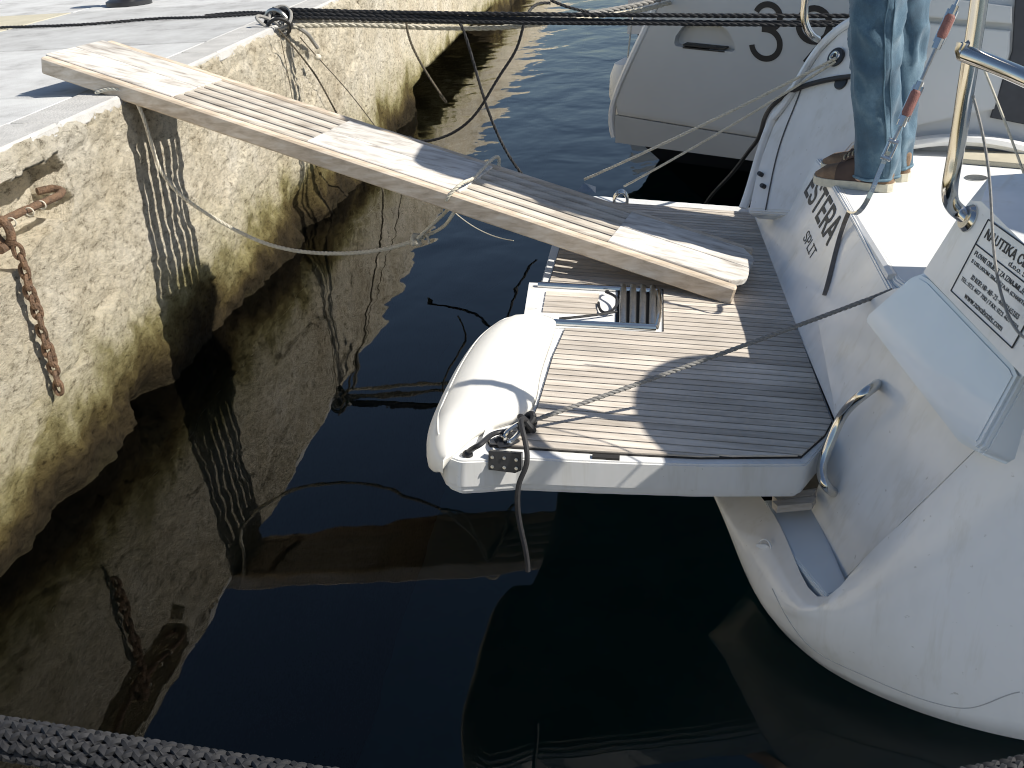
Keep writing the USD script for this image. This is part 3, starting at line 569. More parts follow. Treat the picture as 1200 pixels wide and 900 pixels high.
# added unseen seat-back shape, starboard: sized to throw the rounded shade on the platform
def caster_shape():
    pg = Polygon([(-.36, 0), (.36, 0), (.36, .5)] + [(.36 * math.cos(a), .5 + .30 * math.sin(a)) for a in np.linspace(.1, math.pi - .1, 16)] + [(-.36, .5)])
    return prism(pg, np.array([1.22, 2.16, .86]), np.array([0, 1., 0]), np.array([.1, 0, 1.]), np.array([-1., 0, .1]), .07, .02)
obj('helm_seat', caster_shape(), 'gelcoat', yacht)

# ================================================================== platform corner fender
def cushion():
    I = spline([P3(*pl2(p), .012) for p in [(652, 382), (645, 408), (632, 452), (622, 485), (612, 494), (590, 502), (562, 513), (541, 530), (519, 545)]], 60)
    O = spline([P3(*pl2(p), -.01) for p in [(592, 380), (560, 393), (540, 415), (524, 440), (511, 467), (503, 488), (500, 506), (502, 524), (508, 535), (519, 545.5)]], 60)
    rings = []
    for k, (i, o) in enumerate(zip(I, O)):
        d = o - i; wd = np.linalg.norm(d); dd = d / max(wd, 1e-6); fat = min(1, wd / .16)
        prof = [(0, -.004), (.02, .012), (.10, .026), (.25, .044), (.45, .053), (.65, .051), (.82, .038), (.94, .012), (1.0, -.022), (1.0, -.055), (.97, -.085), (.90, -.10), (.6, -.10), (.2, -.03)]
        s_end = 1 - .35 * math.exp(-((k) / 2.0) ** 2)
        rings.append([i + dd * wd * u_ + PN * (h * fat * s_end) for u_, h in prof])
    return loft(rings)
fen = thing('corner_fender', 'white moulded cushion fender wrapping the corner of the teak bathing platform', 'fender', P3(*pl2((560, 450))))
obj('cushion', cushion(), 'fender_white', fen, smooth=60)
sI = spline([P3(*pl2(p), .0) for p in [(598, 384), (572, 393), (552, 414), (537, 440), (524, 467), (516, 488), (513, 506), (514, 520)]], 40)
from trimesh.ray.ray_triangle import RayMeshIntersector as RMI
cm_ = cushion(); hits, ri, _ = RMI(cm_).intersects_location(sI + PN * .3, np.tile(-PN, (40, 1)), multiple_hits=False)
if len(hits) > 5:
    o_ = np.argsort(ri); obj('seam', tube(hits[o_], .0022, 6), 'fender_white', fen)
c = side_pt(548, 533)
obj('toggle_cord', tube([c, side_pt(553, 526) + sn * .01, side_pt(562, 521) + sn * .018, lp(578, 521, .03), lp(598, 519, .03)], .0065, 8, n=30), 'black_rubber', fen)
obj('cord_ball', trimesh.creation.icosphere(2, .013).apply_translation(c), 'black_rubber', fen)
obj('lashing_tab', slab([lp(569, 509, .02), lp(578, 507, .02), lp(571, 522, .012), lp(564, 522, .012)], PN, .006, .001), 'gelcoat', fen)

# shackle block and stern line of the platform
blk = thing('line_shackle', 'steel shackle on the near corner of the bathing platform holding the grey line', 'shackle', lp(598, 517, .02))
obj('shackle_bow', tube([lp(590, 521, .02), lp(600, 516, .035), lp(612, 511, .035), lp(606, 519, .022), lp(594, 525, .018)], .006, 8, n=30), 'steel', blk)
obj('shackle_pin', tube([lp(592, 514, .02), lp(593, 524, .02)], .007, 8), 'steel', blk)
obj('shackle_plate', hull([lp(578, 520, .012), lp(598, 516, .02), lp(610, 522, .012), lp(598, 528, .012), lp(585, 528, .008)]), 'black_plastic', blk)
kn = lp(617, 510, .035); e_ = at(1046, 340, pl=(TA[0] + TA[1] * .01, TA[1]))
gl = obj('platform_line', rope_mesh([kn, kn + (e_ - kn) * .5 + np.array([0, 0, -.004]), e_], .0058, 420), 'rope_grey', cat='rope', label='grey braided line from the shackle across the platform up to the transom')
bk = thing('black_lanyard', 'short black lanyard knotted on the platform corner with its tail hanging over the water', 'rope', kn)
th = np.linspace(0, 4 * np.pi, 60)
obj('knot', tube(kn + np.stack([.016 * np.cos(th * 1.5) , .017 * np.sin(th), .02 * np.cos(th) * .8 + .006 * np.sin(2.5 * th)], 1), .008, 8), 'rope_black', bk)
ed = at(610, 548, y=kn[1] - .10)
tail = [kn + [0, -.01, .012], side_pt(619, 530) + sn * .012, side_pt(618, 545) + sn * .014, side_pt(611, 562) + sn * .014, side_pt(608, 578) + sn * .012, side_pt(608, 578) + sn * .012 + np.array([.005, 0, -.12]), side_pt(608, 578) + sn * .012 + np.array([.012, 0, -.22])]
obj('tail', tube(tail, .0065, 8, n=60), 'rope_black', bk)

# ================================================================== gangway
g0, g1 = np.array([-2.16, 3.828, 1.247]), np.array([.36, 3.213, .525])
gx = unit(g1 - g0); gy = unit(np.cross([0, 0, 1], gx)); gz = np.cross(gx, gy); GL = np.linalg.norm(g1 - g0); GW = .355
gang = thing('gangway', 'long weathered wooden gangway of slats and boards from the quay edge down to the platform', 'gangway', g0)
def G(s, t, h): return g0 + gx * s + gy * t + gz * h
def gbox(s0, s1, t0, t1, h0, h1, ch=.004):
    q = [G(s, t, h) for s in (s0, s1) for t in (t0, t1) for h in (h0, h1)]
    if ch:
        q = [G(s, t, h) for s in (s0 + ch, s1 - ch) for t in (t0, t1) for h in (h0 + ch, h1 - ch)] + [G(s, t, h) for s in (s0, s1) for t in (t0 + ch, t1 - ch) for h in (h0 + ch, h1 - ch)] + [G(s, t, h) for s in (s0 + ch, s1 - ch) for t in (t0 + ch, t1 - ch) for h in (h0, h1)]
    return hull(q)
sx = lambda X: (X - g0[0]) / gx[0]
cuts = [(0, sx(-1.66), 'pad'), (sx(-1.66), sx(-1.12), 'slat'), (sx(-1.12), sx(-.585), 'pad'), (sx(-.585), sx(-.075), 'slat'), (sx(-.075), GL, 'pad')]
for sd in (-1, 1):
    obj('side_rail', gbox(0, GL - .02, sd * GW / 2 - .018, sd * GW / 2 + .018, -.062, .0, .006), 'rail_wood', gang)
ns = 5; inner = GW - .036 - .008; sw = inner / ns
for (a, b_, k) in cuts:
    if k == 'pad':
        e = GL if b_ > GL - .01 else None
        for q in range(2):
            t0 = -inner / 2 - .002 + q * (inner + .004) / 2
            if e:
                pg = Polygon([(a, t0), (GL - .05, t0), (GL - (.005 if q == 1 else .012), t0 + .05 if q == 0 else t0), (GL, t0 + (inner + .004) / 4), (GL - (.012 if q == 1 else .004), t0 + (inner + .004) / 2 - (.05 if q == 1 else 0)), (GL - (.05 if q == 1 else .004), t0 + (inner + .004) / 2), (a, t0 + (inner + .004) / 2)])
                obj('tread_board', prism(pg.buffer(-.0006), g0 + gz * .003, gx, gy, gz, .022, .004), 'pad_wood', gang, smooth=20)
            else: obj('tread_board', gbox(a - .01, b_ + .01, t0 + .0006, t0 + (inner + .004) / 2 - .0006, -.016, .003, .003), 'pad_wood', gang, smooth=20)
        obj('cross_bearer', gbox(a + .03, b_ - .03, -inner / 2, inner / 2, -.050, -.0165, .004), 'rail_wood', gang)
    else:
        for j in range(ns):
            t0 = -inner / 2 + j * sw
            obj('slat', gbox(a - .02, b_ + .02, t0 + .009, t0 + sw - .009, -.034, -.001, .005), 'grey_wood', gang, smooth=20)

# white rope tied round it, hanging from the quay edge
ra = np.array([QX + .03, 3.56, 1.10])
yk = lambda u, v, yy: at(u, v, y=yy)
kx = yk(488, 281, 3.40)
wr = thing('gangway_rope', 'worn white rope sagging from the quay edge to a knot below the gangway', 'rope', ra)
pts_ = [ra + np.array([-.15, .02, .02]), ra, yk(190, 202, 3.56), yk(250, 255, 3.55), yk(320, 288, 3.52), yk(390, 297, 3.48), yk(450, 292, 3.43), kx]
obj('line', rope_mesh(pts_, .0075, 420), 'rope_white', wr)
lo = [kx, yk(508, 262, 3.38), yk(530, 236, 3.32), G(sx(-.60), -GW / 2 - .022, -.02), G(sx(-.585), -GW / 2 - .012, .014), G(sx(-.575), -.05, .018), G(sx(-.57), GW / 2 + .02, .012), G(sx(-.57), GW / 2 + .02, -.07), G(sx(-.575), 0, -.072), G(sx(-.575), -GW / 2 - .01, -.07), yk(520, 265, 3.37), kx]
obj('loop', rope_mesh(lo, .0065, 300), 'rope_white', wr)
obj('knot', tube(kx + np.stack([.014 * np.cos(th * 1.4), .012 * np.sin(th * .9), .013 * np.sin(th)], 1), .0085, 8), 'rope_white', wr)
obj('frayed_end', tube([kx + [.01, 0, .01], kx + [.03, 0, .02], kx + [.05, -.02, -.01]], .005, 6, n=8), 'rope_white', wr)
sl = thing('thin_line', 'thin pale cord stretched low over the water behind the gangway rope', 'cord', at(511, 226, y=3.9))
obj('cord', tube([at(511, 226, y=4.0), at(540, 255, y=3.95), at(602, 282, y=3.8)], .0022, 5, n=20), 'rope_white', sl)

# ================================================================== mooring bar and chain
bar_y0, bar_y1 = 1.75, 3.02
bx_ = QX + .005
bar = thing('mooring_bar', 'rusty iron mooring bar set across the pocket in the quay wall', 'bar', (bx_, 2.9, .91))
pb = [np.array([bx_, bar_y0, .907]), np.array([bx_, 2.3, .908]), np.array([bx_, 2.9, .914]), np.array([bx_, 3.0, .917]), np.array([bx_ - .02, 3.015, .920]), np.array([bx_ - .045, 3.005, .924]), np.array([bx_ - .07, 2.975, .925])]
obj('rod', tube(spline(pb, 60) + .003 * (RNG.random((60, 3)) - .5), .0125, 12), 'rust', bar)
for yy in (2.70, 2.80, 2.87, 2.94): obj('lashing', ring(np.array([bx_, yy, .911]), [0, 1, .05], .0135, .0022, 16), 'rope_white', bar)
shk = thing('chain_shackle', 'heavy rusty shackle linking the mooring bar to the hanging chain', 'shackle', (bx_, 2.635, .88))
cy = 2.645
obj('bow', tube([np.array([bx_ + .012, cy, .865]), np.array([bx_ + .024, cy, .90]), np.array([bx_ + .006, cy, .935]), np.array([bx_ - .02, cy, .92]), np.array([bx_ - .022, cy, .88]), np.array([bx_ + .0, cy, .855])], .014, 10, n=30), 'rust', shk)
obj('pin', tube([np.array([bx_, cy - .035, .855]), np.array([bx_, cy + .035, .855])], .013, 10), 'rust', shk)
ch = thing('rusty_chain', 'rusty chain hanging down the pale quay wall from the mooring bar', 'chain', (bx_ + .02, cy, .4))
def link(c, rz, tilt, L=.030, Wd=.0125, r=.0072):
    t_ = np.linspace(0, 2 * np.pi, 21); p = np.stack([Wd * np.cos(t_), 0 * t_, L * np.sign(np.sin(t_)) * np.abs(np.sin(t_)) ** .8 * .78], 1)
    cz, sz = math.cos(rz), math.sin(rz); p = np.stack([p[:, 0] * cz, p[:, 0] * sz, p[:, 2]], 1)
    ct, s_ = math.cos(tilt), math.sin(tilt); p = np.stack([p[:, 0], p[:, 1] * ct - p[:, 2] * s_, p[:, 1] * s_ + p[:, 2] * ct], 1)
    return loft([[q + r * (math.cos(a) * unit(np.array([q[0], q[1], q[2] * .2]) + 1e-6) + math.sin(a) * unit([-sz, cz, 0])) for a in np.linspace(0, 2 * np.pi, 7)[:-1]] for q in p], caps=False).apply_translation(c)
nl = 15; zt, zb = .838, .385
for k in range(nl):
    zc = zt + (zb - zt) * k / (nl - 1)
    obj('link', link(np.array([QX + .036 + (.004 if k % 2 else 0), cy + .004 * math.sin(k * 1.3), zc]), (math.pi / 2 + .2 if k % 2 else .25) + .25 * math.sin(k * 2.1), .12 * math.sin(k * 1.7), L=.029), 'rust', ch)

# ================================================================== lines at the quay corner
cor = at(345, 28, x=QX + .02)
B0 = np.array([QX - .05, 5.42, QZ + .05])
ends = np.array([1.25, 4.95, 1.03])
def bundle(off0, off1, sag, n=6, wob=.01, seed=0):
    r_ = np.random.default_rng(seed); out = []
    for k in range(n):
        s = k / (n - 1); out.append(B0 + np.asarray(off0) + (ends + np.asarray(off1) - B0 - np.asarray(off0)) * s + np.array([0, 0, -4 * sag * s * (1 - s)]) + (wob * (r_.random(3) - .5) if 0 < k < n - 1 else 0))
    return out
lab = {0: 'black mooring line, uppermost of the bundle from quay corner to the white yachts', 1: 'thick black mooring line in the middle of the bundle over the water', 2: 'black mooring line running lowest of the dark ones in the bundle'}
obj('mooring_line', rope_mesh(bundle((0, 0, .03), (0, 0, .03), .012, seed=1), .011, 260, twist=.11), 'rope_black', cat='rope', label=lab[0])
obj('mooring_line', rope_mesh(bundle((0, .0, .01), (0, .02, .0), .015, seed=2), .013, 260, twist=.13), 'rope_black', cat='rope', label=lab[1])
obj('mooring_line', rope_mesh(bundle((.02, -.02, -.01), (0, -.02, -.005), .012, seed=3), .010, 260, twist=.1), 'rope_black', cat='rope', label=lab[2])
wl = [B0 + np.array([.06, -.03, -.03]), at(500, 25, y=5.40), at(600, 24, y=5.45), at(680, 17, y=5.6), at(740, 7, y=5.8), at(790, -6, y=6.0), at(860, -40, y=6.3)]
obj('mooring_line', rope_mesh(wl, .014, 240, twist=.12), 'rope_grey', cat='rope', label='pale grey mooring rope under the black bundle, rising towards the far yacht')
wl2 = [p + np.array([.0, .03, -.035]) for p in wl[:3]] + [at(690, 20, y=5.7), at(750, 12, y=5.9), at(800, -2, y=6.1), at(870, -30, y=6.4)]
obj('mooring_line', rope_mesh(wl2, .013, 240, twist=.12), 'rope_white', cat='rope', label='whitish mooring rope, lowest of the bundle, crossing above the dark culvert')
pile = thing('line_coil', 'tangle of grey and black rope turns at the quay corner holding the bundle', 'rope', B0)
for k in range(5):
    a = k * 1.1; t_ = np.linspace(0, 2 * np.pi, 16)
    ctr = B0 + np.array([.02 + .03 * math.cos(a * 2), -.05 + .06 * math.sin(a * 1.7), -.01 - .015 * k])
    obj('turn', tube(ctr + np.stack([.06 * np.cos(t_) , .05 * np.sin(t_ + a), .05 * np.sin(t_ * 1 + a * 2) + .0 * t_], 1), .009, 7, n=40), ('rope_grey', 'rope_black')[k % 2], pile)
obj('iron_ring', ring(B0 + np.array([.02, -.02, -.04]), [.3, 1, .2], .07, .011, 24), 'dull_steel', pile)
obj('tail', tube([B0, at(345, 30, x=QX + .05), at(362, 42, x=QX + .06), at(372, 56, x=QX + .05)], .011, 7, n=20), 'rope_grey', pile)
def cord(name, pts, r, m_, label, n=40): obj(name, rope_mesh(pts, r, n, twist=r * 9, sides=5) if r > .004 else tube(pts, r, 6, n=n), m_, label=label, cat='rope')
cord('string', [at(327, 36, x=QX + .03), at(338, 90, x=QX + .03), at(350, 165, x=QX + .035), at(353, 192, x=QX + .03)], .0022, 'rope_brown', 'thin brown cord hanging straight down the wall left of the quay corner')
cord('hanging_rope', [at(326, 34, x=QX + .05), at(350, 62, x=QX + .10), at(378, 102, x=QX + .16), at(394, 132, x=QX + .20), at(420, 170, x=QX + .24), at(450, 230, x=QX + .25)], .006, 'rope_brown', 'dark rope slanting down the wall from the quay corner behind the gangway', 90)
cord('knotted_cord', [at(352, 44, x=QX + .04), at(372, 67, x=QX + .08), at(402, 100, x=QX + .14), at(436, 143, x=QX + .22), at(470, 190, x=QX + .28)], .003, 'rope_brown', 'thin cord with a round knot slanting down from the quay corner')
obj('rope_knot', trimesh.creation.icosphere(2, .022).apply_scale((1, 1, .8)).apply_translation(at(372, 67, x=QX + .08)), 'rope_white', cat='knot', label='round pale knot in the thin cord near the quay corner')
hy = 5.35
cord('hanging_rope', [at(476, 24, y=hy), at(479, 42, y=hy), at(492, 72, y=hy), at(508, 98, y=hy), at(516, 112, y=hy + .3)], .007, 'rope_brown', 'brown rope end dropping from the bundle in front of the culvert', 60)
cord('hanging_rope', [at(530, 16, y=hy), at(537, 24, y=hy), at(548, 50, y=hy), at(562, 98, y=hy), at(580, 150, y=hy), at(600, 188, y=hy), at(613, 206, y=hy), at(625, 222, y=hy)], .008, 'rope_black', 'straight dark rope dropping from the bundle to behind the gangway', 120)
cord('rope_loop', [at(645, 4, y=5.5), at(630, 5, y=5.45), at(616, 22, y=hy), at(606, 55, y=hy), at(590, 82, y=hy), at(574, 108, y=hy), at(556, 135, y=hy), at(530, 156, y=hy), at(508, 164, y=hy), at(480, 160, y=hy + .1)], .008, 'rope_black', 'black cable loop hanging from the bundle in a wide curve down to the gangway', 140)
cord('rope_loop', [at(645, 0, y=5.5), at(665, 8, y=5.5), at(690, 14, y=5.55)], .008, 'rope_black', 'short black line joining the white ropes over the far water')
zq = QZ + .012
cord('ground_cable', [B0 + np.array([0, 0, .02]), at(300, 16, z=zq), at(240, 20, z=zq), at(180, 22, z=zq), at(120, 27, z=zq), at(40, 31, z=zq), at(-60, 36, z=zq)], .009, 'rope_black', 'long black cable lying along the quay paving from the quay corner', 120)
cord('ground_cable', [at(308, 19, z=zq), at(298, 14.5, z=zq), at(280, 15, z=zq), at(240, 18.5, z=zq)], .009, 'rope_black', 'short black cable end curled on the paving beside the long cable', 50)
# low black bollard at the frame's upper edge
bo = at(152, 6, z=QZ)
bol = thing('black_bollard', 'low black mooring bollard on the quay paving at the upper edge', 'bollard', bo)
obj('base', tube([bo, bo + [0, 0, .03], bo + [0, 0, .045]], [.15, .15, .12], 24), 'black_plastic', bol)
obj('post', tube([bo + [0, 0, .045], bo + [0, 0, .2], bo + [0, 0, .27], bo + [0, 0, .31], bo + [0, 0, .33]], [.07, .065, .09, .085, .03], 20), 'black_plastic', bol)

# ================================================================== lines from the platform's far corner
pf = at(980, 68, pl=(PQ[0] + PQ[1] * .02, PQ[1]))
obj('platform_line', rope_mesh([lp(684, 221, .04), lp(684, 221, .04) * .5 + pf * .5 + [0, 0, -.01], pf], .006, 300), 'rope_white', cat='rope', label='pale line from the far platform pad eye to the port quarter, upper of two')
obj('platform_line', rope_mesh([lp(730, 232, .05), lp(730, 232, .05) * .5 + pf * .5 + [0, 0, -.015], pf + [.0, 0, -.012]], .005, 300), 'rope_white', cat='rope', label='pale line from the chrome platform cleat to the port quarter')
pqc = on(PQ, [(1006, 89), (985, 91), (955, 97), (930, 106), (908, 121)], .012)
obj('power_cable', tube(pqc + [ at(893, 150, y=pqc[-1][1] + .12), at(880, 174, y=pqc[-1][1] + .4), at(862, 198, y=pqc[-1][1] + .7), at(840, 222, y=pqc[-1][1] + 1.1), at(826, 240, y=pqc[-1][1] + 1.4)], .009, 8, n=90), 'black_rubber', cat='cable', label='thick black cable draped over the port quarter of the near yacht down to the water')
# lifeline cords at the right
obj('lifeline_cord', tube([at(1140, 112, y=2.05), at(1150, 150, y=2.03), at(1160, 215, y=2.0), at(1163, 270, y=1.95), at(1169, 325, y=1.88), at(1182, 370, y=1.80), at(1205, 398, y=1.70)], .0028, 6, n=60), 'rope_grey', cat='cord', label='thin grey cord hanging from the steel post in front of the notice')
obj('lifeline_cord', tube([at(1152, 78, y=2.4), at(1165, 110, y=2.4), at(1186, 165, y=2.4), at(1204, 215, y=2.4), at(1220, 260, y=2.4)], .003, 6, n=30), 'rope_white', cat='cord', label='thin white cord slanting down behind the steel rail at the right edge')

# ================================================================== neighbouring yacht 39
ny = thing('numbered_yacht', 'grey shaded white yacht hull numbered 39 moored beyond the near yacht', 'yacht', (1, 8, 0))
w0, w1 = at(721, 166, z=.2), at(890, 187, z=.2)
dv = unit(w1 - w0); nn3 = unit(np.cross(dv, [0, 0, 1])); nn3 = nn3 if nn3[1] < 0 else -nn3
N1 = (w0, unit(nn3 + np.array([0, 0, -.10])))
hp = on(N1, [(722, 136), (905, 166), (1060, 192), (1110, -70), (800, -70), (768, 10), (748, 52), (728, 96), (719, 120)])
a3, b3, n3_ = plane_axes(N1[1]); oo = np.mean(hp, 0)
pg = Polygon([((p - oo) @ a3, (p - oo) @ b3) for p in hp]).buffer(-.02).buffer(.02)
hullm = prism(pg, oo, a3, b3, n3_, 1.6, .03)
def man(m): return m3.Manifold(m3.Mesh(np.asarray(m.vertices, np.float32), np.asarray(m.faces, np.uint32)))
pk = on(N1, [(789, 54), (792, 42), (800, 31), (812, 28.5), (846, 31), (853, 36), (860, 50), (862, 61)])
pgk = Polygon([((p - oo) @ a3, (p - oo) @ b3) for p in pk]).buffer(-.02).buffer(.02)
try:
    hv = trimesh.Trimesh(hullm.vertices, hullm.faces); hv.merge_vertices(); cu = prism(pgk, oo + n3_ * .05, a3, b3, n3_, .10); cu.merge_vertices()
    d = man(hv) - man(cu); assert d.num_tri() > 10; hullm = d
except Exception as e: print('pocket failed', e)
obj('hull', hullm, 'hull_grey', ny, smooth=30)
for k in range(2): obj('pocket_tread', slab(on(N1, [(800, 52 + 3 * k), (849, 57 + 3 * k), (849, 58.6 + 3 * k), (800, 53.6 + 3 * k)], .002), n3_, .05), 'black_rubber', ny, smooth=False)
lowp = on((N1[0], unit(nn3 + np.array([0, 0, -.55]))), [(721, 167), (890, 189), (1060, 212)]); upp = on(N1, [(721, 135), (905, 165.5), (1060, 191.5)], -.003)
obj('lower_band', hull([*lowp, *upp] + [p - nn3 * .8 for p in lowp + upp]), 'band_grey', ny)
obj('rub_strip', tube(on(N1, [(800, -70), (768, 10), (748, 52), (728, 96), (719, 122), (720, 160)], -.02), .022, 8, n=30), 'gelcoat', ny)
ul = [p + np.array([.12, .12, 0]) for p in lowp]
obj('hull_bottom', hull([p for p in ul] + [p + np.array([.5, .5, -.6]) for p in ul] + [p - nn3 * 1.4 for p in ul]), 'antifoul', ny)
a, b_, c_ = on(N1, [(876, 67), (978, 79), (881, 2)]); ex = unit(b_ - a); ey = c_ - a; ey = unit(ey - ex * (ey @ ex))
def strokes(lines, wd): return shapely.union_all([shapely.LineString(l).buffer(wd / 2, cap_style=2) for l in lines])
def arc(cx, cy, rx, ry, a0, a1, k=28): return [(cx + rx * math.cos(a), cy + ry * math.sin(a)) for a in np.radians(np.linspace(a0, a1, k))]
DG = {'3': [arc(.30, .745, .235, .215, 160, -90), [(.20, .53), (.31, .53)], arc(.29, .27, .275, .26, 90, -172)], '9': [arc(.33, .68, .285, .28, 0, 360), [(.615, .70), (.55, .46), (.22, .02)]]}
hL = np.linalg.norm(c_ - a)
for k, dg in enumerate('39'):
    pgd = affinity.scale(strokes(DG[dg], .105), hL * 1.02, hL * 1.02, origin=(0, 0))
    obj('number', prism(pgd, a + ex * hL * (.06 + .86 * k) + N1[1] * .0025, ex, ey, N1[1], .002), 'letter_black', ny, smooth=False)
ft = at(732, 106, pl=(N1[0] + N1[1] * -.25, N1[1]))
ff = thing('hanging_fender', 'white rounded fender hanging at the stern edge of the numbered yacht', 'fender', ft)
obj('body', tube([ft + [.02, 0, .20], ft + [.02, 0, .17], ft + [.02, 0, .1], ft + [.02, 0, -.02], ft + [.02, 0, -.14], ft + [.02, 0, -.19]], [.02, .08, .11, .12, .09, .02], 20), 'fender_white', ff)
obj('lanyard', tube([ft + [.02, 0, .19], ft + [.06, .05, .5]], .006, 6), 'rope_white', ff)
# a further boat behind it
fy = thing('far_yacht', 'small slice of a white hull seen behind the stern of the numbered yacht', 'yacht', (-.2, 10, 0))
q0, q1 = at(735, 40, z=.12), at(765, 42, z=.12)
obj('hull', hull([q0, q0 + [.04, .1, 1.2], q1 + [1.5, -.4, 0], q1 + [1.5, -.4, 1.2], q0 + [.8, 1.6, 0], q0 + [.8, 1.6, 1.2], q1 + [2, 1.5, 0], q1 + [2, 1.5, 1.2]]), 'hull_grey', fy)
obj('hull_bottom', hull([q0 + [.1, .1, 0], q1 + [1.5, -.2, 0], q0 + [.8, 1.5, 0], q1 + [2, 1.4, 0], q0 + [.3, .3, -.6], q1 + [1.6, .2, -.6], q1 + [2, 1.2, -.6]]), 'antifoul', fy)

# ================================================================== near black braided rope
def nr(u, v, k): return at(u, v, t=k)
pr = [nr(-160, 838, .00060), nr(-40, 858, .00058), nr(40, 871, .00057), nr(133, 886, .00056), nr(267, 908, .00055), nr(420, 932, .00053), nr(640, 958, .00052), nr(860, 962, .00052), nr(1060, 940, .00053), nr(1180, 917, .00054), nr(1300, 885, .00055)]
obj('braided_rope', plait(pr, .0118, 1000, 10, .115), 'braid_black', cat='rope', label='thick black braided rope across the lower edge close to the viewer')

# ================================================================== person
toeN, heelN = at(956, 212, z=TZ), at(1046, 224, z=TZ)
toeF, heelF = at(965, 197, z=TZ), at(1064, 212, z=TZ)
per = thing('person', 'person in blue jeans and brown canvas shoes standing on the white yacht step', 'person', (toeN + heelF) / 2)
def shoe(toe, heel, nm):
    d = toe - heel; d[2] = 0; L = np.linalg.norm(d); d /= L; sd = np.array([-d[1], d[0], 0]); o = heel.copy(); o[2] = TZ
    ts = np.linspace(0, 1, 26)
    hw = np.interp(ts, [0, .03, .1, .25, .45, .68, .82, .92, .97, 1], [.010, .024, .033, .035, .035, .045, .044, .034, .022, .006])
    cs = np.interp(ts, [0, .3, .7, 1], [0, 0, .004, .006])
    C_ = [o + d * L * t_ + sd * c for t_, c in zip(ts, cs)]
    olf = [c + sd * w_ for c, w_ in zip(C_, hw)]; orr = [c - sd * w_ for c, w_ in zip(C_, hw)][::-1]
    outl = np.array(olf + orr); pgs = Polygon(outl[:, :2])
    sole = trimesh.creation.extrude_polygon(pgs.buffer(.004), .026, engine='earcut').apply_translation((0, 0, TZ + .001))
    hgt = np.interp(ts, [0, .05, .15, .30, .42, .55, .72, .88, 1], [.070, .078, .080, .086, .088, .072, .048, .036, .012])
    up_ = []
    for c, w_, h in zip(C_, hw, hgt):
        aa = np.linspace(0, np.pi, 13); up_.append([c + sd * w_ * np.sign(np.cos(q)) * abs(np.cos(q)) ** .7 + np.array([0, 0, .022 + (h) * abs(np.sin(q)) ** .75]) for q in aa] + [c + np.array([0, 0, .02])])
    s = obj('shoe', loft(up_), 'shoe_brown', per, smooth=50)
    obj('sole', sole, 'shoe_sole', s, smooth=False)
    vs = [np.asarray(r_) for r_, t_ in zip(up_, ts) if .16 < t_ < .70]
    obj('vamp', loft([r_.mean(0) + (r_ - r_.mean(0)) * np.array([1, 1.03, 1.03]) + np.array([0, 0, .001]) for r_ in vs]), 'shoe_dark', s, smooth=50)
    obj('tongue', loft([[o + d * L * t_ + np.array([0, 0, z_]) + sd * w_ * q for q in (-1, -.5, 0, .5, 1)] + [o + d * L * t_ + np.array([0, 0, z_ + .010]) + sd * w_ * q for q in (.8, 0, -.8)] for t_, z_, w_ in ((.36, .103, .026), (.45, .106, .026), (.55, .094, .026), (.66, .074, .022))]), 'shoe_dark', s, smooth=40)
    for k in range(4):
        t_ = .46 + .052 * k; z_ = np.interp(t_, [.45, .55, .66], [.120, .107, .088])
        obj('lace', tube([o + d * L * t_ + sd * .022 + np.array([0, 0, z_ - .006]), o + d * L * (t_ + .02) + np.array([0, 0, z_ + .003]), o + d * L * t_ - sd * .022 + np.array([0, 0, z_ - .006])], .003, 6, n=8), 'lace', s)
    return o, d, L, sd
oN, dN, LN, sN = shoe(toeN, heelN, 'near'); oF, dF, LF, sF = shoe(toeF, heelF, 'far')
ankN, ankF = oN + dN * LN * .22 + np.array([0, 0, .10]), oF + dF * LF * .22 + np.array([0, 0, .10])
ymN, ymF = ankN[1], ankF[1]
knN, hpN = at(1026, 52, y=ymN), at(1036, -95, y=ymN + .02)
knF, hpF = at(1056, 40, y=ymF + .02), at(1054, -90, y=ymF + .03)
def trouser(ank, kn_, hip, hw_, seed, r0=.074):
    P = spline([ank + [0, 0, -.062], ank * .55 + kn_ * .45, kn_, kn_ * .45 + hip * .55, hip], 90); T, A, B = frames(P); rings = []
    s_ = np.linspace(0, 1, 90); R = np.interp(s_, [0, .06, .25, .5, .75, 1], [r0 * .90, r0 * .94, r0 * .98, r0 * 1.03, r0 * 1.15, r0 * 1.25])
    th_ = np.linspace(0, 2 * np.pi, 49)[:-1]
    for k, p in enumerate(P):
        row = []
        for a in th_:
            q = np.array([math.cos(a) * 1.4, math.sin(a) * 1.4, p[2] * 7 + .7 * math.sin(a + seed)])
            ridge = 1 - abs(2 * meshkit.noise((q * np.array([1, 1, 1.35]))[None], seed)[0] - 1); fine = meshkit.noise((q * np.array([2.2, 2.2, 2.4]))[None], seed + 5)[0] - .5
            row.append(p + (R[k] * (1 + .30 * (ridge - .6) * (1.2 if k < 25 or 40 < k < 62 else .75) + .10 * fine)) * (math.cos(a) * A[k] + .92 * math.sin(a) * B[k]))
        rings.append(row)
    return np.array(rings)
tN, tF = trouser(ankN, knN, hpN, 0, 11), trouser(ankF, knF, hpF, 0, 29)
jn = obj('jeans', loft(tN), 'denim', per, smooth=70)
jf = obj('jeans', loft(tF), 'denim', per, smooth=70)
for tr_, jj in ((tN, jn), (tF, jf)):
    c = tr_[1].mean(0); obj('hem', tube(np.vstack([tr_[0] * 1.0, tr_[0][:1]]) + [0, 0, .006], .0045, 6, caps=False), 'denim_hem', jj)
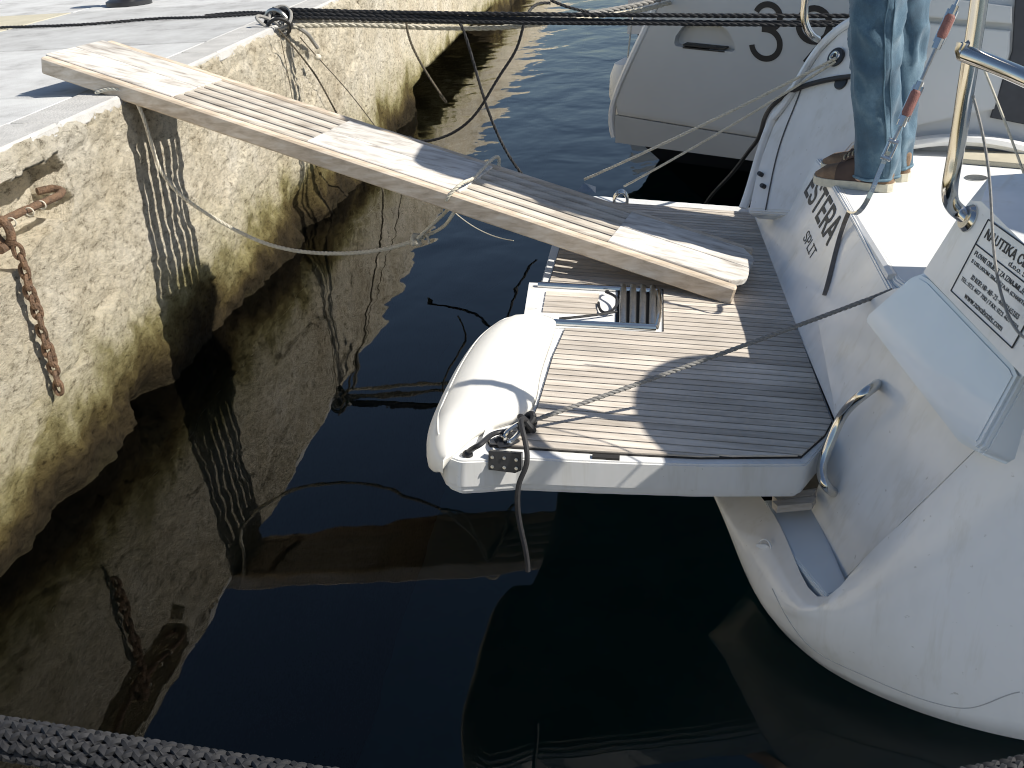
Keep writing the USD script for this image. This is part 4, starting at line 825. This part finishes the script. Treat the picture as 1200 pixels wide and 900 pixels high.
# outer seam of the near leg
def pxy(p): q = WM.T @ (p - CAM); return np.array([600 + FOC * q[0] / q[2], 450 + FOC * q[1] / q[2]])
si = int(np.argmin([abs(pxy(tN[45][k])[0] - 1038) + 400 * max(0, np.linalg.norm(tN[45][k] - CAM) - np.linalg.norm(tN[45].mean(0) - CAM)) for k in range(48)]))
obj('seam', [tube(tN[2:88, si % 48] + (tN[2:88, si % 48] - tN[2:88].mean(1)) * .015, .0022, 5), tube(tN[2:88, (si + 2) % 48] + (tN[2:88, (si + 2) % 48] - tN[2:88].mean(1)) * .008, .0014, 5)], 'denim_hem', jn)
# the rest of the body, one surface: hips, trunk, arms reaching forward, neck and head
hip = (hpN + hpF) / 2 + np.array([.02, 0, .04]); fwd = unit(np.array([-1., .05, 0])); lat = np.array([0, 1., 0])
hz = hip[2]; ch_ = hip + np.array([-.05, .12, .42]); nk = ch_ + np.array([-.03, .04, .17]); hd = nk + np.array([-.05, .04, .15])
ms = []
def bone(*sph): ms.append(hull_s(sph))
for an, k_, h_ in ((ankN, knN, hpN), (ankF, knF, hpF)):
    bone((an, .036), (k_, .052)); bone((k_, .052), (h_, .075)); bone((an, .03), (an + fwd * .05 + np.array([0, 0, -.055]), .02))
bone((hpN, .085), (hpF, .085), (hip + [0, 0, .08], .11)); bone((hip + [0, 0, .08], .115), (ch_ + lat * .08, .11), (ch_ - lat * .08, .11)); bone((ch_, .1), (nk, .055)); bone((nk, .052), (hd, .06))
bone((hd, .085), (hd + [.01, 0, .05], .092), (hd + fwd * .03 + [0, 0, -.05], .06)); bone((hd + fwd * .085, .018), (hd + fwd * .105 + [0, 0, -.02], .014))
for s in (-1, 1):
    sh_ = ch_ + lat * s * .19 + [0, 0, .06]; el = sh_ + fwd * .12 + lat * s * .04 + [0, 0, -.26]; wr_ = el + fwd * .20 - lat * s * .05 + [0, 0, -.08]
    bone((ch_ + [0, 0, .05], .07), (sh_, .062)); bone((sh_, .055), (el, .042)); bone((el, .042), (wr_, .028)); pa_ = wr_ + fwd * .06; bone((wr_, .027), (pa_ + lat * .025, .014), (pa_ - lat * .025, .014))
    for k, l_ in enumerate((.062, .072, .068, .052)):
        b0_ = pa_ + lat * (.03 - .02 * k); m_1 = b0_ + fwd * l_ * .55 + [0, 0, -.008]; bone((b0_, .009), (m_1, .0085)); bone((m_1, .0085), (m_1 + fwd * l_ * .3 + np.array([0, 0, -.03]), .0075))
    b0_ = wr_ + fwd * .02 + lat * .03 * -s; bone((b0_, .011), (b0_ + fwd * .045 - lat * s * .03 + np.array([0, 0, -.01]), .009))
bm = m3.Manifold.batch_boolean(ms, m3.OpType.Add).refine_to_length(.03); v, f, _ = meshkit.arrays(bm); bt = trimesh.Trimesh(v, f); trimesh.smoothing.filter_taubin(bt, iterations=8)
obj('body', bt, 'skin', per, smooth=70)
shm = m3.Manifold.batch_boolean([hull_s([(hip + [0, 0, .05], .145), (hip + [0, 0, .12], .14)]), hull_s([(hip + [0, 0, .08], .14), (ch_ + lat * .1, .125), (ch_ - lat * .1, .125)])] + [hull_s([(ch_ + lat * s * .12 + [0, 0, .05], .085), (ch_ + lat * s * .19 + [0, 0, .06], .075)]) for s in (-1, 1)] + [hull_s([(ch_ + lat * s * .19 + [0, 0, .06], .074), (ch_ + lat * s * .21 + fwd * .06 + [0, 0, -.08], .064)]) for s in (-1, 1)], m3.OpType.Add)
obj('shirt', shm, 'shirt', per, smooth=50)
obj('hips', m3.Manifold.batch_boolean([hull_s([(hpN, .105), (hpF, .105), (hip + [0, 0, .08], .13)])], m3.OpType.Add), 'denim', per, smooth=50)
obj('hair', hull_s([(hd + [.025, 0, .065], .088), (hd + [.05, 0, .0], .06)]), 'hair', per, smooth=50)
for s in (-1, 1):
    e = hd + lat * s * .085 + [.01, 0, 0]; obj('ear', trimesh.creation.icosphere(2, .022).apply_scale((1, .4, 1.3)).apply_translation(e), 'skin', per)
    obj('eye', trimesh.creation.icosphere(1, .011).apply_translation(hd + fwd * .08 + lat * s * .032 + [0, 0, .02]), 'shoe_dark', per)
